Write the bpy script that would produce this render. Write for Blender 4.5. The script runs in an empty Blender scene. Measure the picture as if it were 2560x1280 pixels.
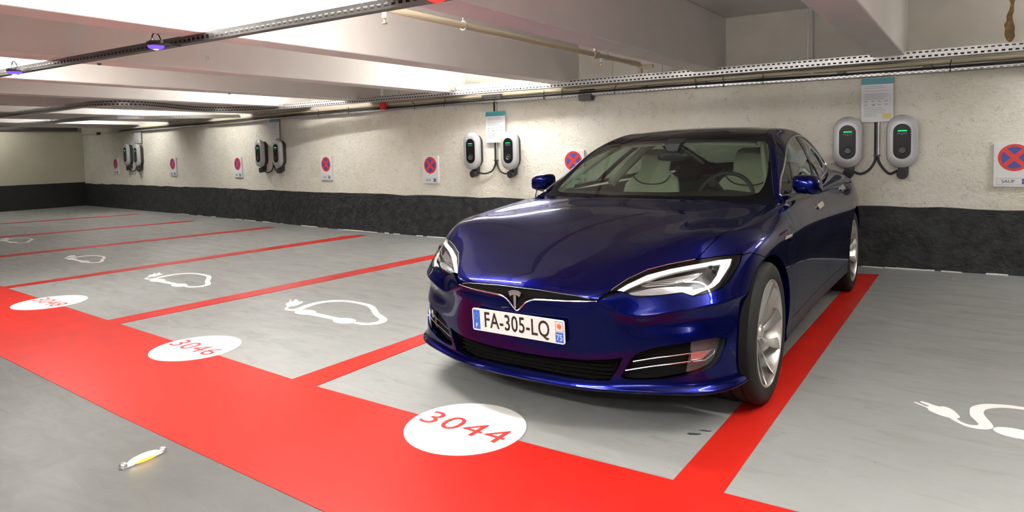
import bpy, bmesh, math, random
import numpy as np
from mathutils import Matrix, Vector
from mathutils.geometry import tessellate_polygon

random.seed(7)
PI = math.pi
scene = bpy.context.scene
COL = scene.collection

# ------------------------------------------------------------------ camera
def rot3(y, p, r):
    cy, sy = math.cos(y), math.sin(y); cp, sp = math.cos(p), math.sin(p); cr, sr = math.cos(r), math.sin(r)
    return (Matrix(((cy, -sy, 0), (sy, cy, 0), (0, 0, 1))) @ Matrix(((1, 0, 0), (0, cp, -sp), (0, sp, cp)))
            @ Matrix(((cr, -sr, 0), (sr, cr, 0), (0, 0, 1))))
cam_data = bpy.data.cameras.new('camera')
cam_data.sensor_width = 36.0
cam_data.lens = 36.0 * 1644.2 / 2560
cam_data.shift_y = -(640 - 474.8) / 2560
cam_data.clip_start = 0.05
cam = bpy.data.objects.new('camera', cam_data); COL.objects.link(cam)
cam.matrix_world = Matrix.Translation((0, 0, 1.2897)) @ rot3(0.6155, PI / 2 - 0.0611, -0.0229).to_4x4()
scene.camera = cam

# ------------------------------------------------------------------ world, exposure
scene.view_settings.view_transform = 'Standard'
scene.view_settings.look = 'None'
scene.view_settings.gamma = 1.0
scene.view_settings.use_curve_mapping = False
scene.view_settings.exposure = 1.45
world = bpy.data.worlds.new('world'); scene.world = world; world.use_nodes = True
world.node_tree.nodes['Background'].inputs[0].default_value = (0.02, 0.02, 0.02, 1)
world.node_tree.nodes['Background'].inputs[1].default_value = 0.2
LAMP = 75.0          # radiance of the lit tubes

# ------------------------------------------------------------------ materials
def mat(name, col, rough=0.5, metal=0.0, coat=0.0, emis=None, estr=0.0, spec=0.5, noise=0.0, nscale=20.0, bump=0.0, bscale=60.0, crough=0.03):
    m = bpy.data.materials.new(name); m.use_nodes = True
    nt = m.node_tree; b = nt.nodes['Principled BSDF']
    b.inputs['Base Color'].default_value = (*col, 1)
    b.inputs['Roughness'].default_value = rough
    b.inputs['Metallic'].default_value = metal
    b.inputs['Coat Weight'].default_value = coat
    b.inputs['Coat Roughness'].default_value = crough
    b.inputs['Specular IOR Level'].default_value = spec
    if emis:
        b.inputs['Emission Color'].default_value = (*emis, 1); b.inputs['Emission Strength'].default_value = estr
    tc = nt.nodes.new('ShaderNodeTexCoord')
    if noise > 0:
        n = nt.nodes.new('ShaderNodeTexNoise'); n.inputs['Scale'].default_value = nscale; n.inputs['Detail'].default_value = 5
        nt.links.new(tc.outputs['Object'], n.inputs['Vector'])
        r = nt.nodes.new('ShaderNodeValToRGB'); r.color_ramp.elements[0].position = .3; r.color_ramp.elements[1].position = .7
        lo = tuple(c * (1 - noise) for c in col); hi = tuple(min(1, c * (1 + noise)) for c in col)
        r.color_ramp.elements[0].color = (*lo, 1); r.color_ramp.elements[1].color = (*hi, 1)
        nt.links.new(n.outputs[0], r.inputs[0]); nt.links.new(r.outputs[0], b.inputs['Base Color'])
    if bump > 0:
        n2 = nt.nodes.new('ShaderNodeTexNoise'); n2.inputs['Scale'].default_value = bscale; n2.inputs['Detail'].default_value = 6
        nt.links.new(tc.outputs['Object'], n2.inputs['Vector'])
        bp = nt.nodes.new('ShaderNodeBump'); bp.inputs['Strength'].default_value = bump; bp.inputs['Distance'].default_value = .02
        nt.links.new(n2.outputs[0], bp.inputs['Height']); nt.links.new(bp.outputs[0], b.inputs['Normal'])
    return m

def N(nt, kind, **kw):
    n = nt.nodes.new(kind)
    for k, v in kw.items():
        if k.startswith('i_'): n.inputs[k[2:].replace('_', ' ')].default_value = v
        else: setattr(n, k, v)
    return n
def ramp(nt, src, stops):
    r = nt.nodes.new('ShaderNodeValToRGB'); e = r.color_ramp.elements
    while len(e) < len(stops): e.new(.5)
    for i, (p, c) in enumerate(stops):
        e[i].position = p; e[i].color = (*(c if isinstance(c, tuple) else (c, c, c)), 1)
    nt.links.new(src, r.inputs[0]); return r.outputs[0]
def mixc(nt, fac, a, b, mode='MIX'):
    m = nt.nodes.new('ShaderNodeMix'); m.data_type = 'RGBA'; m.blend_type = mode
    for s, v in ((m.inputs[0], fac), (m.inputs[6], a), (m.inputs[7], b)):
        if isinstance(v, (int, float)): s.default_value = v
        elif isinstance(v, tuple): s.default_value = (*v, 1)
        else: nt.links.new(v, s)
    return m.outputs[2]

def plaster_mat():
    m = bpy.data.materials.new('rough_plaster'); m.use_nodes = True; nt = m.node_tree; b = nt.nodes['Principled BSDF']
    tc = N(nt, 'ShaderNodeTexCoord'); o = tc.outputs['Object']
    big = N(nt, 'ShaderNodeTexNoise', i_Scale=1.3, i_Detail=3.0); nt.links.new(o, big.inputs['Vector'])
    base = ramp(nt, big.outputs[0], [(.3, (.64, .615, .52)), (.7, (.72, .705, .64))])
    # torn dark flecks left by the rough trowelled coat
    mp = N(nt, 'ShaderNodeMapping'); nt.links.new(o, mp.inputs[0])
    f1 = N(nt, 'ShaderNodeTexNoise', i_Scale=12.0, i_Detail=4.0, i_Distortion=2.4); nt.links.new(mp.outputs[0], f1.inputs['Vector'])
    line = N(nt, 'ShaderNodeMath', operation='ABSOLUTE'); sub = N(nt, 'ShaderNodeMath', operation='SUBTRACT'); sub.inputs[1].default_value = .5
    nt.links.new(f1.outputs[0], sub.inputs[0]); nt.links.new(sub.outputs[0], line.inputs[0])
    l = ramp(nt, line.outputs[0], [(0.0, 1.0), (.024, .0)])
    msk = N(nt, 'ShaderNodeTexNoise', i_Scale=9.0, i_Detail=3.0); nt.links.new(o, msk.inputs['Vector'])
    mk = ramp(nt, msk.outputs[0], [(.47, 0.0), (.60, .62)])
    mul = N(nt, 'ShaderNodeMath', operation='MULTIPLY'); nt.links.new(l, mul.inputs[0]); nt.links.new(mk, mul.inputs[1])
    c = mixc(nt, mul.outputs[0], base, (.22, .20, .155))
    nt.links.new(c, b.inputs['Base Color']); b.inputs['Roughness'].default_value = .85
    b.inputs['Specular IOR Level'].default_value = .25
    h = N(nt, 'ShaderNodeTexNoise', i_Scale=22.0, i_Detail=7.0, i_Roughness=.62); nt.links.new(o, h.inputs['Vector'])
    bp = N(nt, 'ShaderNodeBump', i_Strength=.42, i_Distance=.03); nt.links.new(h.outputs[0], bp.inputs['Height'])
    nt.links.new(bp.outputs[0], b.inputs['Normal'])
    return m

def floor_mat():
    m = bpy.data.materials.new('painted_floor'); m.use_nodes = True; nt = m.node_tree; b = nt.nodes['Principled BSDF']
    tc = N(nt, 'ShaderNodeTexCoord'); o = tc.outputs['Object']
    sep = N(nt, 'ShaderNodeSeparateXYZ'); nt.links.new(o, sep.inputs[0])
    gt = N(nt, 'ShaderNodeMath', operation='GREATER_THAN'); gt.inputs[1].default_value = 1.9; nt.links.new(sep.outputs[1], gt.inputs[0])
    n1 = N(nt, 'ShaderNodeTexNoise', i_Scale=.9, i_Detail=6.0, i_Roughness=.6); nt.links.new(o, n1.inputs['Vector'])
    bay = ramp(nt, n1.outputs[0], [(.25, (.225, .235, .225)), (.75, (.28, .29, .287))])
    aisle = ramp(nt, n1.outputs[0], [(.25, (.095, .098, .094)), (.75, (.136, .139, .136))])
    c = mixc(nt, gt.outputs[0], aisle, bay)
    # tyre scuffs: long faint streaks along the bays
    mp = N(nt, 'ShaderNodeMapping'); mp.inputs['Scale'].default_value = (1.6, 5.0, 1); mp.inputs['Rotation'].default_value = (0, 0, .25)
    nt.links.new(o, mp.inputs[0])
    st = N(nt, 'ShaderNodeTexNoise', i_Scale=1.7, i_Detail=7.0, i_Roughness=.65, i_Distortion=.8); nt.links.new(mp.outputs[0], st.inputs['Vector'])
    sk = ramp(nt, st.outputs[0], [(.54, 0.0), (.80, .38)])
    c = mixc(nt, sk, c, (.10, .10, .078), 'MIX')
    sp = N(nt, 'ShaderNodeTexNoise', i_Scale=34.0, i_Detail=2.0); nt.links.new(o, sp.inputs['Vector'])
    sm = ramp(nt, sp.outputs[0], [(.73, 0.0), (.78, .55)])
    c = mixc(nt, sm, c, (.12, .115, .09))
    nt.links.new(c, b.inputs['Base Color'])
    rr = ramp(nt, st.outputs[0], [(.3, .32), (.7, .52)])
    nt.links.new(rr, b.inputs['Roughness']); b.inputs['Specular IOR Level'].default_value = .24
    nb = N(nt, 'ShaderNodeTexNoise', i_Scale=7.0, i_Detail=5.0); nt.links.new(o, nb.inputs['Vector'])
    bp = N(nt, 'ShaderNodeBump', i_Strength=.10, i_Distance=.02); nt.links.new(nb.outputs[0], bp.inputs['Height'])
    nt.links.new(bp.outputs[0], b.inputs['Normal'])
    return m

def band_mat(name, col):
    m = mat(name, col, rough=.62, noise=.55, nscale=9, bump=.9, bscale=16, spec=.3); return m

def perforated_mat(name='perforated_steel', base=.50):
    """galvanised steel sheet with two rows of slots punched through it"""
    m = bpy.data.materials.new(name); m.use_nodes = True; nt = m.node_tree; b = nt.nodes['Principled BSDF']
    b.inputs['Metallic'].default_value = .75; b.inputs['Roughness'].default_value = .38; b.inputs['Base Color'].default_value = (base, base, base, 1)
    uv = N(nt, 'ShaderNodeUVMap'); sep = N(nt, 'ShaderNodeSeparateXYZ'); nt.links.new(uv.outputs[0], sep.inputs[0])
    def frac_in(src, scale, lo, hi, add=None):
        mu = N(nt, 'ShaderNodeMath', operation='MULTIPLY'); mu.inputs[1].default_value = scale; nt.links.new(src, mu.inputs[0]); x = mu.outputs[0]
        if add is not None:
            ad = N(nt, 'ShaderNodeMath', operation='ADD'); nt.links.new(x, ad.inputs[0]); nt.links.new(add, ad.inputs[1]); x = ad.outputs[0]
        fr = N(nt, 'ShaderNodeMath', operation='FRACT'); nt.links.new(x, fr.inputs[0])
        a = N(nt, 'ShaderNodeMath', operation='GREATER_THAN'); a.inputs[1].default_value = lo; nt.links.new(fr.outputs[0], a.inputs[0])
        c = N(nt, 'ShaderNodeMath', operation='LESS_THAN'); c.inputs[1].default_value = hi; nt.links.new(fr.outputs[0], c.inputs[0])
        k = N(nt, 'ShaderNodeMath', operation='MULTIPLY'); nt.links.new(a.outputs[0], k.inputs[0]); nt.links.new(c.outputs[0], k.inputs[1]); return k.outputs[0]
    r2 = N(nt, 'ShaderNodeMath', operation='MULTIPLY'); r2.inputs[1].default_value = 2; nt.links.new(sep.outputs[1], r2.inputs[0])
    fl = N(nt, 'ShaderNodeMath', operation='FLOOR'); nt.links.new(r2.outputs[0], fl.inputs[0])
    hf = N(nt, 'ShaderNodeMath', operation='MULTIPLY'); hf.inputs[1].default_value = .5; nt.links.new(fl.outputs[0], hf.inputs[0])
    ix = frac_in(sep.outputs[0], 20.0, .3, .85, hf.outputs[0]); iy = frac_in(sep.outputs[1], 2.0, .35, .72)
    hole = N(nt, 'ShaderNodeMath', operation='MULTIPLY'); nt.links.new(ix, hole.inputs[0]); nt.links.new(iy, hole.inputs[1])
    tr = N(nt, 'ShaderNodeBsdfTransparent'); mx = N(nt, 'ShaderNodeMixShader')
    nt.links.new(hole.outputs[0], mx.inputs[0]); nt.links.new(b.outputs[0], mx.inputs[1]); nt.links.new(tr.outputs[0], mx.inputs[2])
    nt.links.new(mx.outputs[0], nt.nodes['Material Output'].inputs[0])
    return m

def glass_mat(name, tint, refl=1.0, rough=0.0):
    m = bpy.data.materials.new(name); m.use_nodes = True; nt = m.node_tree
    nt.nodes.remove(nt.nodes['Principled BSDF'])
    tr = N(nt, 'ShaderNodeBsdfTransparent'); tr.inputs[0].default_value = (*tint, 1)
    gl = N(nt, 'ShaderNodeBsdfGlossy'); gl.inputs['Roughness'].default_value = rough; gl.inputs[0].default_value = (refl, refl, refl, 1)
    fr = N(nt, 'ShaderNodeFresnel'); fr.inputs[0].default_value = 1.5
    # panes are single sheets: take the same fresnel from both sides
    geo = N(nt, 'ShaderNodeNewGeometry')
    mx = N(nt, 'ShaderNodeMixShader'); nt.links.new(fr.outputs[0], mx.inputs[0])
    lw = N(nt, 'ShaderNodeLayerWeight'); lw.inputs[0].default_value = .5
    pw = N(nt, 'ShaderNodeMath', operation='POWER'); pw.inputs[1].default_value = 4.0; nt.links.new(lw.outputs['Facing'], pw.inputs[0])
    ma = N(nt, 'ShaderNodeMath', operation='MULTIPLY_ADD'); ma.inputs[1].default_value = .9; ma.inputs[2].default_value = .042; nt.links.new(pw.outputs[0], ma.inputs[0])
    nt.links.new(ma.outputs[0], mx.inputs[0])
    nt.links.new(tr.outputs[0], mx.inputs[1]); nt.links.new(gl.outputs[0], mx.inputs[2])
    nt.links.new(mx.outputs[0], nt.nodes['Material Output'].inputs[0])
    return m

def emit_mat(name, col, s):
    m = bpy.data.materials.new(name); m.use_nodes = True; nt = m.node_tree
    nt.nodes.remove(nt.nodes['Principled BSDF']); e = N(nt, 'ShaderNodeEmission'); e.inputs[0].default_value = (*col, 1); e.inputs[1].default_value = s
    nt.links.new(e.outputs[0], nt.nodes['Material Output'].inputs[0]); return m

M = {}
M['plaster'] = plaster_mat(); M['floor'] = floor_mat(); M['perf'] = perforated_mat(); M['perf_shaded'] = perforated_mat('perforated_shaded_steel', .14)  # lighting tray steel: a darker copy with its unlit look in the colour
M['smooth_wall'] = mat('smooth_painted_concrete', (.64, .615, .55), .8, noise=.05, nscale=3, bump=.08, bscale=30)
M['ceiling'] = mat('painted_ceiling', (.80, .775, .74), .8, noise=.03, nscale=2, bump=.05, bscale=40)
M['end_wall'] = mat('painted_end_wall', (.55, .53, .42), .8, noise=.05, nscale=2)
M['band'] = band_mat('charcoal_band', (.024, .025, .027))
M['band_smooth'] = mat('charcoal_smooth', (.012, .012, .013), .6, noise=.15, nscale=4)
M['red_paint'] = mat('red_floor_paint', (.46, .014, .008), .42, noise=.10, nscale=5, spec=.25)
M['white_paint'] = mat('white_floor_paint', (.86, .86, .84), .42, noise=.02, nscale=8)
M['numeral_red'] = mat('numeral_red', (.55, .035, .03), .45)
M['stain'] = mat('dark_stain', (.03, .035, .03), .6)
M['tube'] = emit_mat('lit_tube', (1.0, .97, .93), LAMP)
M['white_enamel'] = mat('white_enamel', (.7, .7, .68), .4)
M['galv'] = mat('galvanised_steel', (.45, .45, .45), .38, .8, noise=.15, nscale=30)
M['galv_bright'] = mat('bright_steel', (.62, .62, .63), .28, .9)
M['dark_steel'] = mat('dark_steel', (.10, .095, .10), .5, .3)
M['black_rubber'] = mat('black_rubber', (.012, .012, .013), .55)
M['black_plastic'] = mat('black_plastic', (.02, .02, .022), .42)
M['black_gloss'] = mat('black_gloss', (.003, .003, .0035), .06, spec=.20)
M['black_gloss'].node_tree.nodes['Principled BSDF'].inputs['IOR'].default_value = 1.28
M['beige_pipe'] = mat('beige_painted_pipe', (.50, .44, .31), .45)
M['brass'] = mat('brass', (.45, .30, .12), .35, .9)
M['red_plastic'] = mat('red_plastic', (.55, .02, .02), .45)
M['red_led'] = emit_mat('red_led', (1.0, .02, .015), 1.6)
M['violet_led'] = emit_mat('violet_led', (.30, .14, 1.0), .40)
M['white_led'] = emit_mat('white_led', (.9, .85, 1.0), 5)
M['green_led'] = emit_mat('green_led', (.02, 1.0, .22), .42)
M['amber_led'] = emit_mat('amber_led', (1.0, .42, .03), 1.6)
M['stud_led'] = emit_mat('stud_led', (1.0, .74, .30), 4)
M['clear_plastic'] = glass_mat('clear_plastic', (.93, .93, .95))
M['charger_silver'] = mat('charger_silver', (.43, .435, .45), .42, .25)
M['charger_dark'] = mat('charger_dark', (.006, .0065, .007), .32, spec=.2)
M['charger_back'] = mat('charger_back', (.03, .03, .032), .5)
M['grey_print'] = mat('grey_print', (.16, .17, .18), .5)
M['sheet_white'] = mat('sheet_white', (.60, .61, .64), .45)
M['teal_print'] = mat('teal_print', (.035, .24, .28), .45)
M['yellow_print'] = mat('yellow_print', (.55, .50, .16), .45)
M['line_print'] = mat('text_line_print', (.34, .37, .38), .5)
M['pink_print'] = mat('pink_print', (.40, .18, .20), .5)
M['sign_white'] = mat('sign_white', (.66, .67, .66), .45)
M['sign_red'] = mat('sign_red', (.62, .035, .025), .45)
M['sign_blue'] = mat('sign_blue', (.045, .065, .30), .45)
M['sign_ink'] = mat('sign_ink', (.035, .035, .045), .5)
M['rust_stain'] = mat('rust_stain', (.16, .10, .035), .8, noise=.6, nscale=25)

# ------------------------------------------------------------------ mesh helpers
def mk(name, V, F, m, parent=None, smooth=False, uv=None):
    me = bpy.data.meshes.new(name); me.from_pydata([tuple(map(float, v)) for v in V], [], [tuple(f) for f in F]); me.update()
    if smooth:
        me.polygons.foreach_set('use_smooth', [True] * len(me.polygons))
    o = bpy.data.objects.new(name, me); COL.objects.link(o)
    if m is not None: me.materials.append(m)
    if parent is not None: o.parent = parent
    if uv is not None:
        l = me.uv_layers.new(name='UVMap'); vi = [lp.vertex_index for lp in me.loops]
        l.data.foreach_set('uv', [c for i in vi for c in uv[i]])
    return o
def tag(o, label, cat, group=None, kind=None):
    o['label'] = label; o['category'] = cat
    if group: o['group'] = group
    if kind: o['kind'] = kind
    return o
def struct(o, label=None):
    o['kind'] = 'structure'
    if label: o['label'] = label
    return o
def root(name, loc=(0, 0, 0), rz=0.0):
    o = bpy.data.objects.new(name, None); COL.objects.link(o); o.location = loc; o.rotation_euler = (0, 0, rz); o.empty_display_size = .1
    return o
class MB:
    """collects simple solids into one mesh"""
    def __init__(s): s.V = []; s.F = []
    def add(s, V, F):
        n = len(s.V); s.V += [tuple(v) for v in V]; s.F += [tuple(i + n for i in f) for f in F]; return s
    def box(s, x0, x1, y0, y1, z0, z1, bev=0.0):
        V = [(x, y, z) for z in (z0, z1) for y in (y0, y1) for x in (x0, x1)]
        F = [(0, 2, 3, 1), (4, 5, 7, 6), (0, 1, 5, 4), (2, 6, 7, 3), (0, 4, 6, 2), (1, 3, 7, 5)]
        if bev > 0:
            bm = bmesh.new(); vs = [bm.verts.new(v) for v in V]; [bm.faces.new([vs[i] for i in f]) for f in F]
            bmesh.ops.bevel(bm, geom=bm.edges[:], offset=bev, segments=2, affect='EDGES', profile=.5)
            bm.verts.index_update(); V = [tuple(v.co) for v in bm.verts]; F = [[v.index for v in f.verts] for f in bm.faces]; bm.free()
        return s.add(V, F)
    def tube(s, pts, r, n=10, caps=True, closed=False):
        P = [Vector(p) for p in pts]; rings = []
        up = Vector((0, 0, 1)); prev = None; m = len(P)
        rr = r if isinstance(r, (list, tuple)) else [r] * m
        for i, p in enumerate(P):
            if closed: t = (P[(i + 1) % m] - P[i - 1]).normalized()
            else: t = (P[min(i + 1, m - 1)] - P[max(i - 1, 0)]).normalized()
            if prev is None:
                a = up if abs(t.dot(up)) < .9 else Vector((1, 0, 0)); u = (a - t * a.dot(t)).normalized()
            else: u = (prev - t * prev.dot(t)).normalized()
            prev = u; w = t.cross(u)
            rings.append([p + (u * math.cos(2 * PI * k / n) + w * math.sin(2 * PI * k / n)) * rr[i] for k in range(n)])
        V = [v for rg in rings for v in rg]; F = []
        for i in range(m if closed else m - 1):
            j = (i + 1) % m
            for k in range(n): F.append((i * n + k, i * n + (k + 1) % n, j * n + (k + 1) % n, j * n + k))
        if caps and not closed: F.append(tuple(range(n - 1, -1, -1))); F.append(tuple((m - 1) * n + k for k in range(n)))
        return s.add(V, F)
    def prism(s, poly, z0, z1, f=None, holes=()):
        """extrude a 2D polygon (with holes) from z0 to z1; f maps (x,y,z) to the final place"""
        f = f or (lambda x, y, z: (x, y, z)); loops = [list(poly)] + [list(h) for h in holes]
        flat = [p for l in loops for p in l]; tri = tessellate_polygon([[Vector((x, y, 0)) for x, y in l] for l in loops]); n = len(flat)
        V = [f(x, y, z0) for x, y in flat] + [f(x, y, z1) for x, y in flat]; F = []
        for t in tri:
            a, b, c = [flat[i] for i in t]
            if (b[0] - a[0]) * (c[1] - a[1]) - (b[1] - a[1]) * (c[0] - a[0]) < 0: t = t[::-1]
            F.append(tuple(i + n for i in t)); F.append(tuple(t[::-1]))
        k = 0
        for l in loops:
            m = len(l); ar = sum(l[i][0] * l[(i + 1) % m][1] - l[(i + 1) % m][0] * l[i][1] for i in range(m)); out = (ar > 0) == (l is loops[0])
            for i in range(m):
                a, b = k + i, k + (i + 1) % m
                F.append((a, b, b + n, a + n) if out else (b, a, a + n, b + n))
            k += m
        return s.add(V, F)
    def lathe(s, prof, n=32, f=None, closed=False):
        """prof: (r, h) around the local z axis"""
        f = f or (lambda x, y, z: (x, y, z)); m = len(prof)
        V = [f(r * math.cos(2 * PI * k / n), r * math.sin(2 * PI * k / n), h) for r, h in prof for k in range(n)]
        F = [(i * n + k, i * n + (k + 1) % n, ((i + 1) % m) * n + (k + 1) % n, ((i + 1) % m) * n + k) for i in range(m if closed else m - 1) for k in range(n)]
        return s.add(V, F)
    def ellipsoid(s, c, r, n=20, m=12, p=1.0, f=None):
        f = f or (lambda x, y, z: (x, y, z)); V = []; F = []
        sg = lambda v, e: math.copysign(abs(v) ** e, v)
        for i in range(m + 1):
            a = -PI / 2 + PI * i / m
            for k in range(n):
                b = 2 * PI * k / n
                V.append(f(c[0] + r[0] * sg(math.cos(a), p) * sg(math.cos(b), p), c[1] + r[1] * sg(math.cos(a), p) * sg(math.sin(b), p), c[2] + r[2] * sg(math.sin(a), p)))
        for i in range(m):
            for k in range(n): F.append((i * n + k, i * n + (k + 1) % n, (i + 1) * n + (k + 1) % n, (i + 1) * n + k))
        return s.add(V, F)
    def rings(s, R, cap0=True, cap1=True):
        n = len(R[0]); V = [v for r in R for v in r]; F = []
        for i in range(len(R) - 1):
            for k in range(n): F.append((i * n + k, i * n + (k + 1) % n, (i + 1) * n + (k + 1) % n, (i + 1) * n + k))
        if cap0: F.append(tuple(range(n - 1, -1, -1)))
        if cap1: F.append(tuple((len(R) - 1) * n + k for k in range(n)))
        return s.add(V, F)
    def build(s, name, m, parent=None, smooth=False, fix=True, angle=35):
        o = mk(name, s.V, s.F, m, parent, smooth)
        if fix:
            bm = bmesh.new(); bm.from_mesh(o.data); bmesh.ops.recalc_face_normals(bm, faces=bm.faces); bm.to_mesh(o.data); bm.free()
        if smooth:
            o.data.polygons.foreach_set('use_smooth', [True] * len(o.data.polygons))
            o.data.set_sharp_from_angle(angle=math.radians(angle))
        return o
def text_mesh(name, body, size, m, parent=None, f=None, extrude=.0006, align='CENTER', sx=1.0, bold=0.0, space=1.0):
    """lettering as a mesh; f maps local (x right, y up, z out) to the final place"""
    cu = bpy.data.curves.new(name, 'FONT'); cu.body = body; cu.size = size; cu.align_x = align; cu.align_y = 'CENTER'; cu.extrude = extrude; cu.offset = bold
    cu.space_character = space; cu.resolution_u = 4
    t = bpy.data.objects.new(name, cu); COL.objects.link(t); bpy.context.view_layer.update()
    me = bpy.data.meshes.new_from_object(t.evaluated_get(bpy.context.evaluated_depsgraph_get()))
    bpy.data.objects.remove(t); bpy.data.curves.remove(cu)
    f = f or (lambda x, y, z: (x, y, z))
    for v in me.vertices: v.co = f(v.co.x * sx, v.co.y, v.co.z)
    me.name = name; me.materials.clear(); me.materials.append(m)
    o = bpy.data.objects.new(name, me); COL.objects.link(o)
    if parent is not None: o.parent = parent
    return o
def chaikin(P, n=1, closed=True):
    P = [tuple(p) for p in P]
    for _ in range(n):
        Q = []; m = len(P)
        if not closed: Q.append(P[0])
        for i in range(m if closed else m - 1):
            a, b = P[i], P[(i + 1) % m]
            Q.append(tuple(a[k] * .75 + b[k] * .25 for k in range(len(a)))); Q.append(tuple(a[k] * .25 + b[k] * .75 for k in range(len(a))))
        if not closed: Q.append(P[-1])
        P = Q
    return P
def catmull(P, n=6):
    P = [Vector(p) for p in P]; out = []
    for i in range(len(P) - 1):
        a = P[max(i - 1, 0)]; b = P[i]; c = P[i + 1]; d = P[min(i + 2, len(P) - 1)]
        for k in range(n):
            t = k / n; out.append(.5 * ((2 * b) + (c - a) * t + (2 * a - 5 * b + 4 * c - d) * t * t + (-a + 3 * b - 3 * c + d) * t ** 3))
    out.append(P[-1]); return out
def stadium(w, h, n=10, r=None):
    r = min(w, h) / 2 if r is None else r; P = []
    for cx, cy, a0 in ((w / 2 - r, h / 2 - r, 0), (-w / 2 + r, h / 2 - r, PI / 2), (-w / 2 + r, -h / 2 + r, PI), (w / 2 - r, -h / 2 + r, 1.5 * PI)):
        for k in range(n + 1):
            a = a0 + PI / 2 * k / n; P.append((cx + r * math.cos(a), cy + r * math.sin(a)))
    return P
def circle(r, n=32, cx=0, cy=0, ry=None):
    ry = r if ry is None else ry
    return [(cx + r * math.cos(2 * PI * k / n), cy + ry * math.sin(2 * PI * k / n)) for k in range(n)]

# ---- smooth surface maths
# ------------------------------------------------------------------ the setting
ZC, ZS = 2.70, 2.10                      # slab and beam-soffit heights
XL, XR, YB = -20.4, 8.0, -7.0
WPX = [-20.4, -13, -9, -6, -3, -.8, .4, 8.0]; WPY = [8.15, 7.75, 7.42, 7.36, 7.45, 7.62, 7.72, 7.95]
def wall_y(x): return float(np.interp(x, WPX, WPY))
def wall_rz(x): return math.atan2(wall_y(x + .3) - wall_y(x - .3), .6)

V = [(XL - .3, YB - .3, 0), (XR + .3, YB - .3, 0), (XR + .3, 9.2, 0), (XL - .3, 9.2, 0)]
b = MB().box(XL - .3, XR + .3, YB - .3, 9.0, -.2, 0); struct(b.build('floor', M['floor']), 'grey painted car park floor')
b = MB().box(XL - .3, XR + .3, YB - .3, 9.0, ZC, ZC + .2); struct(b.build('ceiling', M['ceiling']), 'off-white painted concrete slab above the beams')
def wall_strip(name, m, z0, z1, off, label, thick=.25, top=None, x0=XL, x1=XR, step=.5):
    xs = list(np.arange(x0, x1, step)) + [x1]; Vv = []; Ff = []
    for x in xs:
        y = wall_y(x) - off; zt = z1 if top is None else top(x)
        Vv += [(x, y, z0), (x, y, zt), (x, y + thick, zt), (x, y + thick, z0)]
    for i in range(len(xs) - 1):
        a, c = 4 * i, 4 * i + 4
        for k in range(4): Ff.append((a + k, a + (k + 1) % 4, c + (k + 1) % 4, c + k))
    Ff.append((0, 1, 2, 3)); Ff.append(tuple(4 * (len(xs) - 1) + k for k in (3, 2, 1, 0)))
    mb = MB().add(Vv, Ff); return struct(mb.build(name, m), label)
wall_strip('wall_back', M['plaster'], 0, ZC, 0, 'rough cream plaster wall behind the chargers')
wall_strip('trim_1', M['smooth_wall'], 1.975, ZC - .001, .03, 'smooth cream upper wall above the rough plaster', thick=.02)
rb = random.Random(3)
wob = [rb.uniform(-.012, .012) for _ in range(400)]
def band_top(x):
    i = (x + 21) / .25; k = int(i); t = i - k
    return .622 + wob[k] * (1 - t) + wob[k + 1] * t
wall_strip('baseboard_back', M['band'], 0.001, .62, .012, 'charcoal painted band along the foot of the plaster wall', thick=.01, top=band_top, step=.125)
struct(MB().box(XL - .25, XL, YB, 8.4, 0, ZC).build('wall_left', M['end_wall']), 'smooth cream end wall of the car park')
struct(MB().box(XL, XL + .012, YB, 8.14, .001, .66).build('baseboard_left', M['band_smooth']), 'charcoal painted foot of the end wall')
struct(MB().box(XR, XR + .25, YB, 8.4, 0, ZC).build('wall_right', M['smooth_wall']), 'cream wall at the right end of the car park')
struct(MB().box(XL, XR, YB - .25, YB, 0, ZC).build('wall_front', M['smooth_wall']), 'cream wall beyond the driving aisle')
# pale line of mortar where wall meets floor
rm = random.Random(5)
mb = MB()
for i in range(90):
    x = rm.uniform(-15, 3); w = rm.uniform(.05, .30); y = wall_y(x) - .014
    mb.box(x, x + w, y - rm.uniform(.008, .022), y, .0005, rm.uniform(.004, .012))
struct(mb.build('trim_2', M['white_paint']), 'broken pale mortar line where the wall meets the floor')
BEAMS = [4.93, 3.10, 1.26, -.57, -2.31, -4.14, -5.95, -7.72, -9.5, -11.3, -13.1, -14.9, -16.7, -18.5]   # right-hand edge of each downstand
for i, x in enumerate(BEAMS):
    mb = MB().box(x - .27, x, YB, wall_y(x) - .0, ZS, ZC - .0005, bev=.012)
    struct(mb.build('trim_%d' % (i + 3), M['ceiling']), 'off-white concrete downstand beam across the ceiling')
# floor grime patch and rust bloom high on the wall
def wall_item(name, x, z, off=0.0):
    rz = wall_rz(x); return root(name, (x, wall_y(x) - off, z), rz)
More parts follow.
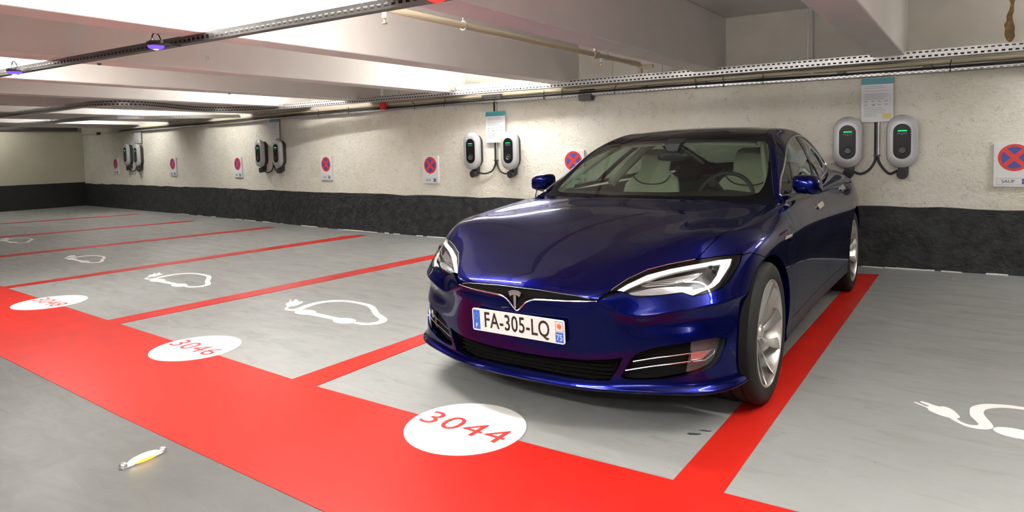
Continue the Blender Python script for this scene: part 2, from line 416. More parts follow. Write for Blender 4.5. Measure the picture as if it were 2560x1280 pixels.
# ------------------------------------------------------------------ floor paint
def slab(name, poly, m, z0=.0005, z1=.0025, parent=None, holes=()):
    return MB().prism(poly, z0, z1, holes=holes).build(name, m, parent)
UP = [(-20.3, 2.50), (-8.26, 2.438), (-5.66, 2.360), (-4.68, 2.335), (-3.09, 2.282), (-2.2, 2.300), (-1.43, 2.331), (-.84, 2.364), (-.54, 2.380), (.6, 2.43), (7.9, 2.50)]
LOW = [(7.9, 1.43), (.6, 1.45), (-1.9, 1.471), (-3.47, 1.483), (-5.28, 1.531), (-20.3, 1.60)]
tag(slab('painted_strip', UP + LOW, M['red_paint']), 'wide red painted strip on the floor along the front of the parking bays', 'floor marking')
LINES = [  # polygon from strip to wall, description
 ([(-.937, 2.33), (-.747, 2.33), (-.752, 4.65), (-.753, 7.19), (-.937, 7.14), (-.935, 5.4)], 'broad red bay line under the left wheels of the blue car'),
 ([(-3.195, 2.25), (-2.98, 2.25), (-3.02, 3.3), (-3.03, 7.05), (-3.20, 7.02), (-3.187, 3.4)], 'red bay line between the blue car and the nearest empty bay'),
 ([(-5.662, 2.33), (-5.452, 2.33), (-5.363, 4.52), (-5.307, 6.0), (-5.27, 6.92), (-5.50, 6.90), (-5.532, 6.1), (-5.58, 4.7)], 'red bay line between the nearest and second empty bays'),
 ([(-8.163, 2.40), (-8.021, 2.40), (-7.78, 6.58), (-7.76, 7.02), (-7.93, 7.05), (-8.04, 6.80)], 'red bay line left of the number 3048 disc'),
 ([(-11.03, 2.45), (-10.80, 2.45), (-10.20, 6.95), (-10.16, 7.05), (-10.40, 7.10), (-10.43, 7.08)], 'red bay line between the third and fourth empty bays'),
 ([(-14.05, 2.45), (-13.80, 2.45), (-12.80, 7.05), (-13.02, 7.10)], 'red bay line second from the far end wall'),
 ([(-17.3, 2.45), (-17.05, 2.45), (-15.70, 7.35), (-15.90, 7.38)], 'red bay line nearest the far end wall'),
]
for p, lab in LINES: tag(slab('bay_line', p, M['red_paint'], .0008, .0028), lab, 'floor marking', 'red lines between the parking bays')
# numbered discs
for (cx, cy, r, num, lab, ts) in [(-1.927, 2.305, .285, '3044', 'white floor disc with red number 3044 in front of the blue car', .195),
                                  (-4.288, 2.325, .285, '3046', 'white floor disc with red number 3046 in front of the nearest empty bay', .195),
                                  (-6.85, 2.385, .290, '3048', 'white floor disc with red number 3048 at the left edge of the picture', .195)]:
    d = root('number_disc', (cx, cy, 0)); tag(d, lab, 'floor marking', 'numbered white discs on the red strip')
    slab('disc', circle(r, 56), M['white_paint'], .001, .0045, d)
    text_mesh('numerals', num, ts, M['numeral_red'], d, f=lambda x, y, z: (x - .01, y - .005, .0052 + z), sx=1.20, extrude=.0004, space=1.08)
# charging-car pictograms: plug, cable running into the outline of a car, two wheels
EV_RIB = [(-1.005,.120),(-.965,.105),(-.925,.060),(-.905,-.010),(-.880,-.055),(-.840,-.078),(-.790,-.052),(-.815,.020),(-.840,.080),(-.843,.160),(-.840,.235),(-.800,.310),(-.735,.365),(-.640,.398),(-.540,.402),(-.430,.398),(-.330,.380),(-.250,.345),(-.150,.275),(-.060,.210),(.020,.170),(.100,.135),(.165,.085),(.190,.030),(.185,-.025),(.140,-.080),(.080,-.108),(.020,-.112),
          (-.020,-.098),(-.010,-.070),(.050,-.060),(.095,-.045),(.118,-.005),(.112,.045),(.070,.090),(-.010,.125),(-.090,.170),(-.180,.235),(-.290,.310),(-.380,.345),(-.540,.360),(-.640,.350),(-.710,.310),(-.760,.250),(-.775,.190),(-.768,.120),(-.740,.030),(-.725,-.040),(-.745,-.085),(-.800,-.112),(-.855,-.108),(-.910,-.060),(-.950,.000)]
EV_PLUG = [(-1.135,.150),(-1.120,.158),(-1.055,.103),(-1.045,.130),(-1.105,.178),(-1.085,.195),(-1.000,.140),(-.975,.168),(-.930,.140),(-.900,.070),(-.885,.020),(-.910,-.010),(-.960,-.010),(-1.005,.015),(-1.050,.050),(-1.052,.088)]
EV_BAR = [(-.62,-.115),(-.62,-.035),(-.30,-.052),(-.13,-.060),(-.13,-.112)]
def ev_symbol(cx, cy, s, label, sy=1.0):
    o = root('charging_symbol', (cx, cy, 0)); tag(o, label, 'floor marking', 'white charging-car pictograms in the bays')
    o.scale = (s, s * sy, 1)
    slab('car_outline', chaikin(EV_RIB, 2), M['white_paint'], .001, .0036, o)
    slab('plug', chaikin(EV_PLUG, 1), M['white_paint'], .001, .0038, o)
    slab('chassis_bar', EV_BAR, M['white_paint'], .001, .0032, o)
    slab('wheel_dot', circle(.106, 28, -.625, -.072, .070), M['white_paint'], .001, .0040, o)
    slab('wheel_dot', circle(.106, 28, -.125, -.092, .070), M['white_paint'], .001, .0040, o)
    return o
ev_symbol(-3.838, 3.418, 1.0, 'white charging-car pictogram with plug in the nearest empty bay')
ev_symbol(-6.43, 3.50, .95, 'white charging-car pictogram in the second empty bay, behind the 3048 disc')
ev_symbol(-9.08, 3.66, .80, 'white charging-car pictogram in the third empty bay', .85)
ev_symbol(-12.35, 3.95, .85, 'white charging-car pictogram farthest away, cut by the left picture edge', .85)
ev_symbol(.650, 3.60, .78, 'white charging-car pictogram cut by the right picture edge')
# stains on the bay floor
def blot(name, x, y, rx, ry, rot, label, seed, m=None):
    r_ = random.Random(seed); P = []
    for k in range(18):
        a = 2 * PI * k / 18; q = r_.uniform(.55, 1.1); u, v = rx * q * math.cos(a), ry * q * math.sin(a)
        P.append((x + u * math.cos(rot) - v * math.sin(rot), y + u * math.sin(rot) + v * math.cos(rot)))
    tag(slab(name, chaikin(P, 1), m or M['stain'], .0004, .0012), label, 'stain')
blot('oil_stain', -1.015, 2.80, .035, .012, .5, 'small black oil spot beside the broad red bay line', 1)
blot('oil_stain', -.985, 2.86, .03, .008, .4, 'thin black smear just behind the small oil spot', 2)
# ------------------------------------------------------------------ lamps and cable trays
def luminaire(x0, x1, y, z, label, group='tube lamps on the trays', r=.022, y1=None):
    y1 = y if y1 is None else y1; cx = (x0 + x1) / 2; L = x1 - x0; o = root('tube_lamp', (cx, (y + y1) / 2, z), math.atan2(y1 - y, L)); tag(o, label, 'lamp', group)
    h = L / 2
    MB().tube([(-h + .03, 0, 0), (h - .03, 0, 0)], r, 14).build('tube', M['tube'], o, smooth=True)
    MB().box(-h, h, .024, .044, -.012, .030, bev=.004).build('housing', M['white_enamel'], o)
    for s in (-1, 1):
        MB().tube([(s * h, 0, 0), (s * (h - .035), 0, 0)], r + .006, 14).build('end_cap', M['white_enamel'], o, smooth=True)
    return o
def tray(name, pts, w, h, label, t=.002, hang=None, m=None, vt=.95):
    """U-shaped perforated channel following pts (centre of its floor)"""
    P = [Vector(p) for p in pts]; o = root(name, tuple(P[0])); tag(o, label, 'cable tray'); Vv = []; Ff = []; uv = []; d = 0
    prof = [(-w / 2, h, vt), (-w / 2, 0, .05), (w / 2, 0, .05), (w / 2, h, vt)]
    for i, p in enumerate(P):
        tdir = (P[min(i + 1, len(P) - 1)] - P[max(i - 1, 0)]); tdir.z = 0; tdir.normalize(); n = Vector((-tdir.y, tdir.x, 0))
        if i: d += (P[i] - P[i - 1]).length
        for a, b_, v in prof:
            Vv.append(tuple(p + n * a + Vector((0, 0, b_)) - P[0])); uv.append((d, v))
    for i in range(len(P) - 1):
        for k in range(3): Ff.append((i * 4 + k, i * 4 + k + 1, i * 4 + k + 5, i * 4 + k + 4))
    mk('channel', Vv, Ff, m or M['perf'], o, uv=uv)
    if hang:
        for x_, y_, zt in hang:
            MB().tube([(x_ - P[0].x, y_ - P[0].y, 0.0), (x_ - P[0].x, y_ - P[0].y, zt - P[0].z)], .005, 6).build('hanger_rod', M['galv'], o)
    return o
def dens(pts, step=.4):
    out = []
    for a, b_ in zip(pts[:-1], pts[1:]):
        a, b_ = Vector(a), Vector(b_); n = max(1, int((b_ - a).length / step))
        out += [a.lerp(b_, k / n) for k in range(n)]
    return out + [Vector(pts[-1])]
NT = [(4.0, 2.36, 2.05), (-.5, 2.43, 2.05), (-2.1, 2.575, 2.05), (-4.0, 2.452, 2.05), (-7.3, 2.22, 2.05), (-19, 2.1, 2.05)]
tray('cable_tray', dens(NT, .5), .055, .055, 'slim steel lighting tray, shade put in its colour, crossing under the beams above the red strip', hang=None, m=M['perf_shaded'], vt=.52)
tt = tray('cable_tray', catmull([(5, 7.60, 2.055), (2.5, 7.50, 2.055), (-2, 7.27, 2.055), (-6, 7.02, 2.055), (-9.3, 6.84, 2.055), (-10.1, 6.72, 2.055), (-10.6, 6.35, 2.055), (-10.62, 5.9, 2.055), (-10.25, 5.2, 2.055), (-10.08, 4.72, 2.055), (-10.45, 4.37, 2.055), (-11.5, 4.35, 2.055), (-15, 4.35, 2.055), (-19.5, 4.3, 2.055)], 8), .10, .075,
     'perforated steel cable tray above the chargers, turning away from the wall at its far end', hang=[(-4.45, 7.10, 2.68), (-2.95, 7.20, 2.68), (-1.42, 7.29, 2.68), (-6.9, 6.96, 2.68)])
tray('cable_tray', catmull([(-11.3, 7.2, 2.0), (-12.0, 6.45, 2.0), (-12.5, 6.05, 2.0), (-12.9, 5.5, 2.0), (-14.6, 5.3, 2.0), (-19.8, 5.1, 2.0)], 6), .12, .06, 'lower cable tray branching off toward the far end wall')
W2 = [(x, wall_y(x) - .07, 1.945 + .004 * math.sin(x * 1.7)) for x in np.arange(5.0, -18.6, -.6)]
tray('cable_tray', W2, .05, .028, 'narrow perforated cable tray fixed low on the plaster wall above the chargers')
TRAYP = [(4.9, 7.60), (2.5, 7.50), (-2, 7.27), (-6, 7.02), (-9.3, 6.84), (-10.1, 6.72), (-10.6, 6.35), (-10.62, 5.9), (-10.25, 5.2), (-10.08, 4.72), (-10.45, 4.37), (-11.5, 4.35), (-15, 4.35), (-19.4, 4.3)]
def cable(name, pts, r, m, label, group=None):
    o = MB().tube(pts, r, 8).build(name, m, None, smooth=True); tag(o, label, 'cable', group); return o
rc = random.Random(11)
for q in range(3):  # dark cables added so the tray inside looks shaded through its slots
    pts = catmull([(x, y + (q - 1) * .024, 2.055 + .02 + .020 * q) for x, y in TRAYP], 8)
    cable('slot_shade_cable', pts, .0125, M['black_rubber'], 'thick black cable added to darken the slots of the perforated tray, the %s of three' % ('lowest', 'middle', 'topmost')[q], 'black cables added to darken the tray slots')
cable('slot_shade_cable', [(x, wall_y(x) - .07, 1.957) for x in np.arange(4.9, -18.5, -.6)], .0105, M['black_rubber'], 'thick black cable added to darken the slots of the narrow wall tray')
cable('slot_shade_cable', [tuple(Vector(p) + Vector((0, 0, .022))) for p in dens(NT, .5)], .016, M['black_rubber'], 'thick black cable added to darken the slots of the slim lighting tray')
for q, (dy, dz, r) in enumerate([(.105, .036, .010), (.085, .040, .008), (.06, .043, .009), (.035, .048, .007)]):
    pts = [(x, wall_y(x) - dy + rc.uniform(-.004, .004), 1.945 + dz + .006 * math.sin(x * (1.1 + .3 * q)) + rc.uniform(-.003, .003)) for x in np.arange(4.0, -18.0, -.35)]
    cable('power_line', pts, r, M['black_rubber'] if q != 2 else M['dark_steel'], 'thin black cable lying in the narrow wall tray, %s' % ('nearest the room', 'second from the room side', 'third from the room side, greyer', 'closest to the wall')[q], 'black cables in the wall tray')
cable('conduit_pipe', [(x, wall_y(x) - .06, 2.035) for x in np.arange(5, -18.5, -1.0)], .022, M['beige_pipe'], 'beige painted pipe running along the wall between the two cable trays')
# cable-tie tails sticking out of the bundle
for i, x in enumerate([-.22, -1.9, -2.32, -2.62, -3.62, -4.35, -4.62, -5.4, -6.3, -6.9, -8.4, -9.2]):
    y = wall_y(x) - .10; a = rc.uniform(-.6, .6)
    o = MB().tube([(x, y, 1.93), (x + .005, y - .02, 1.97), (x, y, 2.0), (x + a * .06, y - .02, 2.045)], .0045, 6).build('cable_tie', M['black_plastic'])
    tag(o, 'black cable tie with loose tail on the wall bundle, %s from the right' % ('first', 'second', 'third', 'fourth', 'fifth', 'sixth', 'seventh', 'eighth', 'ninth', 'tenth', 'eleventh', 'twelfth')[i], 'cable tie', 'cable ties along the wall tray')
# bunch of cable loops and the small junction box under them
jx = -4.02
o = root('junction_box', (jx, wall_y(jx) - .03, 1.93)); tag(o, 'small grey junction box bristling with cable loops above the wall tray', 'junction box')
MB().box(-.09, .09, -.09, 0, -.045, .03, bev=.008).build('box_body', M['dark_steel'], o)
for k in range(9):
    x = -.10 + .024 * k; MB().tube(catmull([(x, -.05, .02), (x + .01, -.06, .07), (x + .03, -.05, .095), (x + .035, -.045, .05)], 3), .004, 6).build('cable_loop', M['black_rubber'], o, smooth=True)
jx = -5.45
o = root('tray_bracket', (jx, wall_y(jx) - .06, 2.02)); tag(o, 'dark steel bracket joining the trays above the middle pair of chargers', 'bracket')
MB().box(-.16, .16, -.06, 0, -.01, .03).build('bracket_plate', M['dark_steel'], o)
MB().box(-.14, .14, -.03, -.01, -.04, -.01).build('bracket_rail', M['galv'], o)
for x, wh in ((-1.15, 'left of the nearest instruction panel'), (-.40, 'right of the nearest instruction panel'), (-2.55, 'above the car roof'), (-3.25, 'above the windscreen pillar of the car')):
    o = root('cable_clip', (x, wall_y(x) - .05, 1.995)); tag(o, 'small dark clip holding cables on the wall, ' + wh, 'clip', 'cable clips above the wall tray')
    MB().box(-.035, .035, -.035, 0, -.012, .022, bev=.004).build('clip_body', M['dark_steel'], o)
# red bracket hanging from the tray with a white perforated strut above it
rx = -7.5
o = root('tray_support', (rx, wall_y(rx) - .18, 2.0)); tag(o, 'tray support with red lower end and white perforated strut', 'bracket')
MB().box(-.045, .045, -.03, .03, -.05, .06, bev=.004).build('red_end', M['red_plastic'], o)
MB().box(-.03, .03, -.01, .01, .15, .68).build('strut', M['white_enamel'], o)
# lamps: tubes by the trays and over the aisle, then added fill tubes
luminaire(-4.10, -2.62, 2.525, 2.114, 'lit tube lamp on the lighting tray above the number 3044 disc', y1=2.625, r=.036)
luminaire(-7.60, -6.24, 2.285, 2.114, 'lit tube lamp on the lighting tray at the upper left picture edge', y1=2.37, r=.028)
luminaire(-.42, 1.10, 2.50, 2.114, 'lit tube lamp on the lighting tray above the camera position', r=.027)
luminaire(-5.80, -4.34, 6.92, 2.15, 'lit tube lamp beside the wall tray above the middle chargers', y1=7.01, r=.023)
luminaire(.75, 2.2, 7.20, 2.16, 'lit tube lamp beside the wall tray beyond the right picture edge')
for i, x in enumerate((-6.8, -3.2, -1.4, .35, 4.0)):
    luminaire(x - .72, x + .72, -.95 if x in (-1.4, -3.2) else -1.7, 2.33, 'lit tube lamp over the driving aisle behind the camera, %s from the far end wall' % ('first', 'second', 'third', 'fourth', 'fifth')[i], 'tube lamps over the aisle', r=.05 if x == -1.4 else .03)
for i, (x, y) in enumerate(((-8.75, 6.2), (-12.25, 6.6), (-15.85, 6.8))):  # added fill tubes, out of view, brighten the far bays and wall
    luminaire(x - .55, x + .55, y, 2.55, 'unseen fill tube added between the beams over the far bays, %s from the car' % ('first', 'second', 'third')[i], 'added fill tubes between the beams', r=.024)
o = root('tube_lamp', (-19.6, 5.0, 2.42)); tag(o, 'unseen fill tube added behind the last beam to brighten the end wall', 'lamp')  # added tube, out of view, brightens the end wall
MB().tube([(0, -1.2, 0), (0, 1.2, 0)], .006, 12).build('tube', M['tube'], o, smooth=True)
MB().box(.024, .05, -1.25, 1.25, -.02, .03).build('housing', M['white_enamel'], o)
# bay sensors with a coloured lamp and a looped cable
def sensor(x, y, z, led, label, s=1.0):
    o = root('bay_sensor', (x, y, z)); tag(o, label, 'sensor', 'bay sensors under the lighting tray'); o.scale = (s, s, s)
    MB().lathe([(0, .022), (.045, .022), (.060, .012), (.062, 0), (.056, -.012)], 28).build('sensor_body', M['black_plastic'], o, smooth=True)
    MB().lathe([(.056, -.010), (.050, -.026), (.030, -.036), (0, -.038)], 28).build('lamp_dome', led, o, smooth=True)
    MB().tube(catmull([(-.045, 0, .018), (-.048, 0, .058), (-.015, 0, .080), (.04, 0, .062), (.075, 0, .018)], 5), .0045, 8).build('sensor_cable', M['black_rubber'], o, smooth=True)
    MB().box(-.056, -.036, -.01, .01, .015, .05, bev=.003).build('plug', M['galv'], o)
    MB().box(.05, .085, -.012, .012, -.008, .022, bev=.003).build('mount', M['dark_steel'], o)
    ty = float(np.interp(x, [-7.3, -4.0, -2.1], [2.22, 2.452, 2.575]))
    MB().box(-.012, .012, 0, (ty - y) / s, .004, .016).build('bracket_arm', M['dark_steel'], o)
    return o
s1 = sensor(-4.45, 2.25, 2.04, M['violet_led'], 'round bay sensor with violet light under the first ceiling beam seen', .93)
MB().lathe([(0, -.0395), (.016, -.0385), (.020, -.030)], 14).build('bright_diode', M['white_led'], s1)
s2 = sensor(-6.53, 2.13, 2.04, M['violet_led'], 'round bay sensor with violet light at the upper left corner', .93)
MB().lathe([(0, -.0395), (.016, -.0385), (.020, -.030)], 14).build('bright_diode', M['white_led'], s2)
sensor(-2.13, 2.42, 2.04, M['red_led'], 'bay sensor glowing red at the top edge above the blue car', .9)
# sprinkler pipe
o = root('sprinkler_pipe', (-3.01, 0, 2.182)); tag(o, 'beige sprinkler pipe running along the beam toward the charger wall', 'pipe')
MB().tube([(0, -3.4, 0), (0, 6.52, 0)], .024, 14).build('main_pipe', M['beige_pipe'], o, smooth=True)
MB().tube(catmull([(0, 6.46, 0), (0, 6.64, 0), (0, 6.71, -.02), (0, 6.72, -.09)], 4), [.029] * 13, 12).build('elbow', M['beige_pipe'], o, smooth=True)
MB().tube([(0, 6.70, -.03), (.16, 6.70, -.03)], .020, 10).build('side_stub', M['beige_pipe'], o, smooth=True)
for y in (2.76, 5.69):
    MB().tube([(0, y - .05, 0), (0, y + .05, 0)], .036, 14).build('coupling', M['beige_pipe'], o, smooth=True)
    MB().box(-.012, .012, y - .012, y + .012, .03, .07).build('coupling_bolt', M['galv'], o)
for y in (3.7, 5.95):
    MB().tube([(0, y, .02), (0, y, .515)], .005, 6).build('hanger_rod', M['galv'], o)
    MB().tube([(.031 * math.cos(2 * PI * k / 12), y, .031 * math.sin(2 * PI * k / 12)) for k in range(12)], .005, 6, closed=True).build('hanger_ring', M['galv'], o)
for y in (2.93, 5.81):
    MB().tube([(0, y, -.01), (0, y, -.062)], .014, 10).build('sprinkler_stem', M['white_enamel'], o, smooth=True)
    MB().lathe([(0, -.098), (.018, -.096), (.019, -.092), (.006, -.09), (.006, -.07), (.013, -.062)], 12, f=lambda x, yy, z, y=y: (x, y + yy, z)).build('sprinkler_head', M['brass'], o)
# thin suspended rods and a hook
for (x, y, z0, wh) in ((-3.6, 7.25, 2.07, 'near the end of the sprinkler pipe'), (-1.42, 7.5, 2.0, 'above the tail of the car')):
    o = MB().tube([(x, y, z0), (x, y, ZC)], .004, 6).build('hanger_rod', M['galv']); tag(o, 'thin steel rod hanging from the slab, ' + wh, 'rod', 'thin hanger rods')
o = MB().tube([(-5.13 + .022 * math.cos(a), 3.0, 2.085 + .022 * math.sin(a)) for a in np.linspace(PI / 2, -PI, 10)], .004, 6).build('ceiling_hook', M['galv'])
tag(o, 'small open wire hook on the underside of a beam', 'hook')
for (x, y, lab) in ((-6.0, 2.6, 'small dark bolt in the soffit near the upper left corner'), (-7.8, 4.9, 'small dark bolt in the soffit above the far chargers')):
    o = MB().ellipsoid((x - .1, y, 2.097), (.018, .018, .012), 10, 6).build('soffit_bolt', M['dark_steel']); tag(o, lab, 'bolt')
# conduits on the end wall
for z, r in ((2.12, .05), (2.24, .035)):
    o = MB().tube([(XL + .06, YB + .1, z), (XL + .06, 8.0, z)], r, 10).build('wall_conduit', M['dark_steel'], None, smooth=True)
    tag(o, 'dark conduit along the top of the end wall, the %s one' % ('lower' if z < 2.2 else 'upper'), 'conduit')
o = MB().tube([(-19.0, wall_y(-19) - .10, 1.93), (-19.0, wall_y(-19) - .10, 2.0)], .05, 8).build('pipe_stub', M['black_plastic']); tag(o, 'small black fitting near the far top corner of the wall', 'fitting')
# rust bloom high on the wall at right
xw = .235; o = wall_item('rust_stain', xw, 2.37, .0335)
r_ = random.Random(4)
P = [(-.005,-.20),(-.030,-.17),(-.045,-.12),(-.038,-.07),(-.050,-.03),(-.028,.0),(-.032,.05),(-.010,.10),(.0,.16),(-.022,.20),(-.045,.23),(-.055,.29),(-.035,.30),(-.020,.25),(.0,.24),(.004,.31),(.012,.38),(.028,.38),(.022,.30),(.030,.25),(.050,.27),(.062,.31),(.072,.29),(.060,.24),(.035,.20),(.022,.15),(.026,.09),(.012,.04),(.020,-.01),(.034,-.06),(.030,-.11),(.038,-.15),(.015,-.19)]
mb = MB().prism(chaikin(P, 2), 0, .0008, f=lambda a, c, h: (a, -h, c))
mb.build('stain_patch', M['rust_stain'], o); tag(o, 'brown rust stain running down the upper wall at right', 'stain')
# ------------------------------------------------------------------ wall chargers
def ring_loft(mb, outs, ys):
    mb.rings([[(x, y, z) for x, z in P] for P, y in zip(outs, ys)], cap0=True, cap1=True); return mb
def charger(x, z, label, w=.27, h=.525, full=True):
    o = wall_item('wall_charger', x, z); tag(o, label, 'charger', 'wall chargers in pairs')
    ring_loft(MB(), [stadium(w * .80, h * .86, 8), stadium(w * .80, h * .86, 8)], [0, -.085]).build('back_housing', M['charger_back'], o, smooth=True)
    ring_loft(MB(), [stadium(w * .96, h * .975, 10), stadium(w, h, 10), stadium(w, h, 10), stadium(w * .97, h * .985, 10), stadium(w * .90, h * .95, 10), stadium(w * .55, h * .72, 10)], [-.080, -.092, -.118, -.135, -.145, -.149]).build('front_cover', M['charger_silver'], o, smooth=True, angle=50)
    ring_loft(MB(), [stadium(w * .56, h * .655, 10), stadium(w * .56, h * .655, 10), stadium(w * .53, h * .64, 10)], [-.140, -.152, -.155]).build('display_panel', M['charger_dark'], o, smooth=True)
    mb = MB()
    for k in range(5): mb.box(-.036 + .0155 * k, -.0225 + .0155 * k, -.158, -.154, .098, .110, bev=.0008)
    mb.build('indicator_light', M['green_led'], o)
    mb = MB()
    for k in range(5):
        xx = -.034 + .017 * k; mb.box(xx - .0045, xx + .0045, -.1562, -.154, .072 - (.008 if k == 2 else 0), .084 - (.002 if k == 2 else 0))
    mb.build('icon_row', M['grey_print'], o)
    MB().lathe([(.041, .0), (.041, .006), (.036, .008), (.030, .002), (0, .001)], 28, f=lambda a, c, hh: (a + .004, -.154 - hh, -.085 + c)).build('dial', M['black_plastic'], o, smooth=True)
    MB().tube(catmull([(-.016, -.158, -.080), (-.006, -.158, -.072), (.006, -.158, -.080), (.012, -.158, -.090), (.022, -.158, -.088)], 3), .0028, 6).build('dial_mark', M['grey_print'], o, smooth=True)
    # plug parked under the unit
    MB().box(-.03, .06, -.09, -.01, -h / 2 - .07, -h / 2 + .03, bev=.01).build('plug_holder', M['black_plastic'], o)
    MB().tube([(.015, -.05, -h / 2 - .055), (.005, -.13, -h / 2 - .062)], [.044, .050], 20).build('parked_plug', M['black_plastic'], o, smooth=True)
    return o
charger(-1.088, 1.287, 'grey wall charger with green light, left unit of the nearest pair')
charger(-.612, 1.284, 'grey wall charger with green light, right unit of the nearest pair')
charger(-5.805, 1.283, 'grey wall charger with green light, left unit of the middle pair')
charger(-5.172, 1.278, 'grey wall charger with green light, right unit of the middle pair')
charger(-11.15, 1.33, 'grey wall charger with green light, left unit of the third pair')
charger(-10.52, 1.322, 'grey wall charger with green light, right unit of the third pair')
charger(-17.28, 1.385, 'grey wall charger, left unit of the farthest pair', h=.56)
charger(-16.69, 1.365, 'grey wall charger, right unit of the farthest pair', h=.56)
def feed(x, z0, xl, xr, zl, zr, label):
    o = wall_item('charger_cable', x, 0); tag(o, label, 'cable', 'feed cables of the charger pairs')
    for dx in (-.014, .016):
        MB().tube([(dx, -.02, z0), (dx, -.02, 1.13)], .011, 10).build('conduit', M['galv'] if dx > 0 else M['black_rubber'], o, smooth=True)
    MB().box(-.03, .032, -.036, -.004, 1.14, 1.155).build('cable_clamp', M['black_plastic'], o)
    for d, zz in ((xl - x, zl), (xr - x, zr)):
        s = 1 if d > 0 else -1
        MB().tube(catmull([(s * .008, -.022, 1.15), (s * .02, -.024, 1.08), (s * .07, -.03, 1.0), (s * abs(d) * .55, -.04, .962), (d - s * .05, -.05, .985), (d, -.05, zz)], 6), .0115, 10).build('looped_cable', M['black_rubber'], o, smooth=True)
    return o
feed(-.83, 1.52, -1.088, -.612, 1.0, 1.0, 'pair of black cables feeding the nearest chargers')
feed(-5.46, 1.98, -5.805, -5.172, 1.0, 1.0, 'pair of black cables feeding the middle chargers')
feed(-10.82, 1.98, -11.15, -10.52, 1.02, 1.02, 'pair of black cables feeding the third pair of chargers')
feed(-16.95, 1.98, -17.28, -16.69, 1.05, 1.05, 'pair of black cables feeding the farthest chargers')
def notice(x, z, w, h, label):
    o = wall_item('notice_panel', x, z, .035); tag(o, label, 'sign', 'instruction panels over the chargers')
    MB().prism(stadium(w, h, 4, .012), 0, .006, f=lambda a, c, hh: (a, -hh, c)).build('panel', M['sheet_white'], o)
    t = h / 2; MB().prism([(-w / 2 + .001, t - .003), (-w / 2 + .001, t * .70), (w / 2 - .001, t * .70), (w / 2 - .001, t - .003)], .006, .0072, f=lambda a, c, hh: (a, -hh, c)).build('header', M['teal_print'], o)
    mb = MB(); r_ = random.Random(int(abs(x) * 100)); zz = t * .60
    while zz > -t * .80:
        if -.30 * t < zz < .02 * t: zz -= .03; continue
        mb.box(-w * .40, -w * .40 + w * r_.uniform(.55, .78) * (.6 if zz < -.6 * t else 1), -.0070, -.006, zz, zz + .006); zz -= .0165 if r_.random() < .7 else .03
    for k in range(4):
        for q in range(2): mb.box(-w * .40 + k * w * .21, -w * .40 + k * w * .21 + .028, -.0070, -.006, -.02 - q * .035, -.008 - q * .035)
    mb.build('text_lines', M['line_print'], o)
    MB().box(-w * .14, -w * .14 + .020, -.0074, -.006, -.058, -.044).build('pictogram', M['pink_print'], o)
    MB().box(w * .16, w * .44, -.0074, -.006, -t * .86, -t * .62).build('highlight_patch', M['yellow_print'], o)
    return o
notice(-.828, 1.707, .285, .445, 'white instruction panel with teal header above the nearest chargers')
notice(-5.443, 1.608, .325, .43, 'white instruction panel with teal header above the middle chargers')
notice(-10.72, 1.745, .33, .45, 'white instruction panel with teal header above the third pair of chargers')
notice(-16.77, 1.865, .36, .42, 'white instruction panel with teal header above the farthest chargers')
def no_stopping(x, z, label, w=.315, h=.41, name='parking_sign', off=.0, tilt=0):
    o = wall_item(name, x, z, .02); tag(o, label, 'sign', 'no-stopping signs on the plaster wall')
    F_ = lambda a, c, hh: (a, -hh, c); r = w * .40; cz = h * .5 - r - .012
    MB().box(-w / 2, w / 2, -.008, .02, -h / 2, h / 2, bev=.002).build('plate', M['sign_white'], o)
    MB().prism(circle(r, 40, 0, cz), .008, .0095, f=F_).build('red_disc', M['sign_red'], o)
    mb = MB(); ri = r * .80; g = .155 * r
    for q in range(4):
        a0 = q * PI / 2 + PI / 4; mid = a0 + PI / 4; P = [(g * 1.414 * math.cos(mid), cz + g * 1.414 * math.sin(mid))]
        da = math.asin(g / ri)
        for k in range(9):
            a = a0 + da + (PI / 2 - 2 * da) * k / 8; P.append((ri * math.cos(a), cz + ri * math.sin(a)))
        mb.prism(P, .0095, .0105, f=F_)
    mb.build('blue_sectors', M['sign_blue'], o)
    bz = -h * .5 + .050; bw, bh = w * .84, .066
    MB().prism(stadium(bw, bh, 4, .010), .008, .0092, f=lambda a, c, hh: (a, -hh, c + bz), holes=[stadium(bw - .006, bh - .006, 4, .008)]).build('supplement_frame', M['line_print'], o)
    text_mesh('lettering', 'SAUF', .042, M['sign_ink'], o, f=lambda a, c, hh: (a - bw * .17, -.0092 - hh, c + bz - .001), sx=1.05)
    MB().box(bw * .22, bw * .42, -.0095, -.008, bz - .024, bz + .024, bev=.0).build('pictogram_square', M['sign_blue'], o)
    px = bw * .32
    MB().tube([(px + u, -.0100, bz + v) for u, v in chaikin([(-.020, -.008), (-.020, .004), (-.008, .013), (.008, .013), (.016, .002), (.020, -.008)], 1)], .0013, 5, closed=True).build('car_pictogram', M['sign_white'], o)
    return o
for x, z, lab in [(.288, 1.043, 'no-stopping sign with SAUF plate at the right picture edge'),
                  (-4.245, 1.06, 'no-stopping sign seen partly through the windscreen of the blue car'),
                  (-6.683, 1.018, 'no-stopping sign left of the middle chargers'),
                  (-9.142, 1.045, 'no-stopping sign right of the third pair of chargers'),
                  (-12.177, 1.062, 'no-stopping sign left of the third pair of chargers'),
                  (-15.04, 1.075, 'no-stopping sign right of the farthest chargers'),
                  (-18.2, 1.095, 'no-stopping sign farthest away, left of the farthest chargers')]:
    no_stopping(x, z, lab)
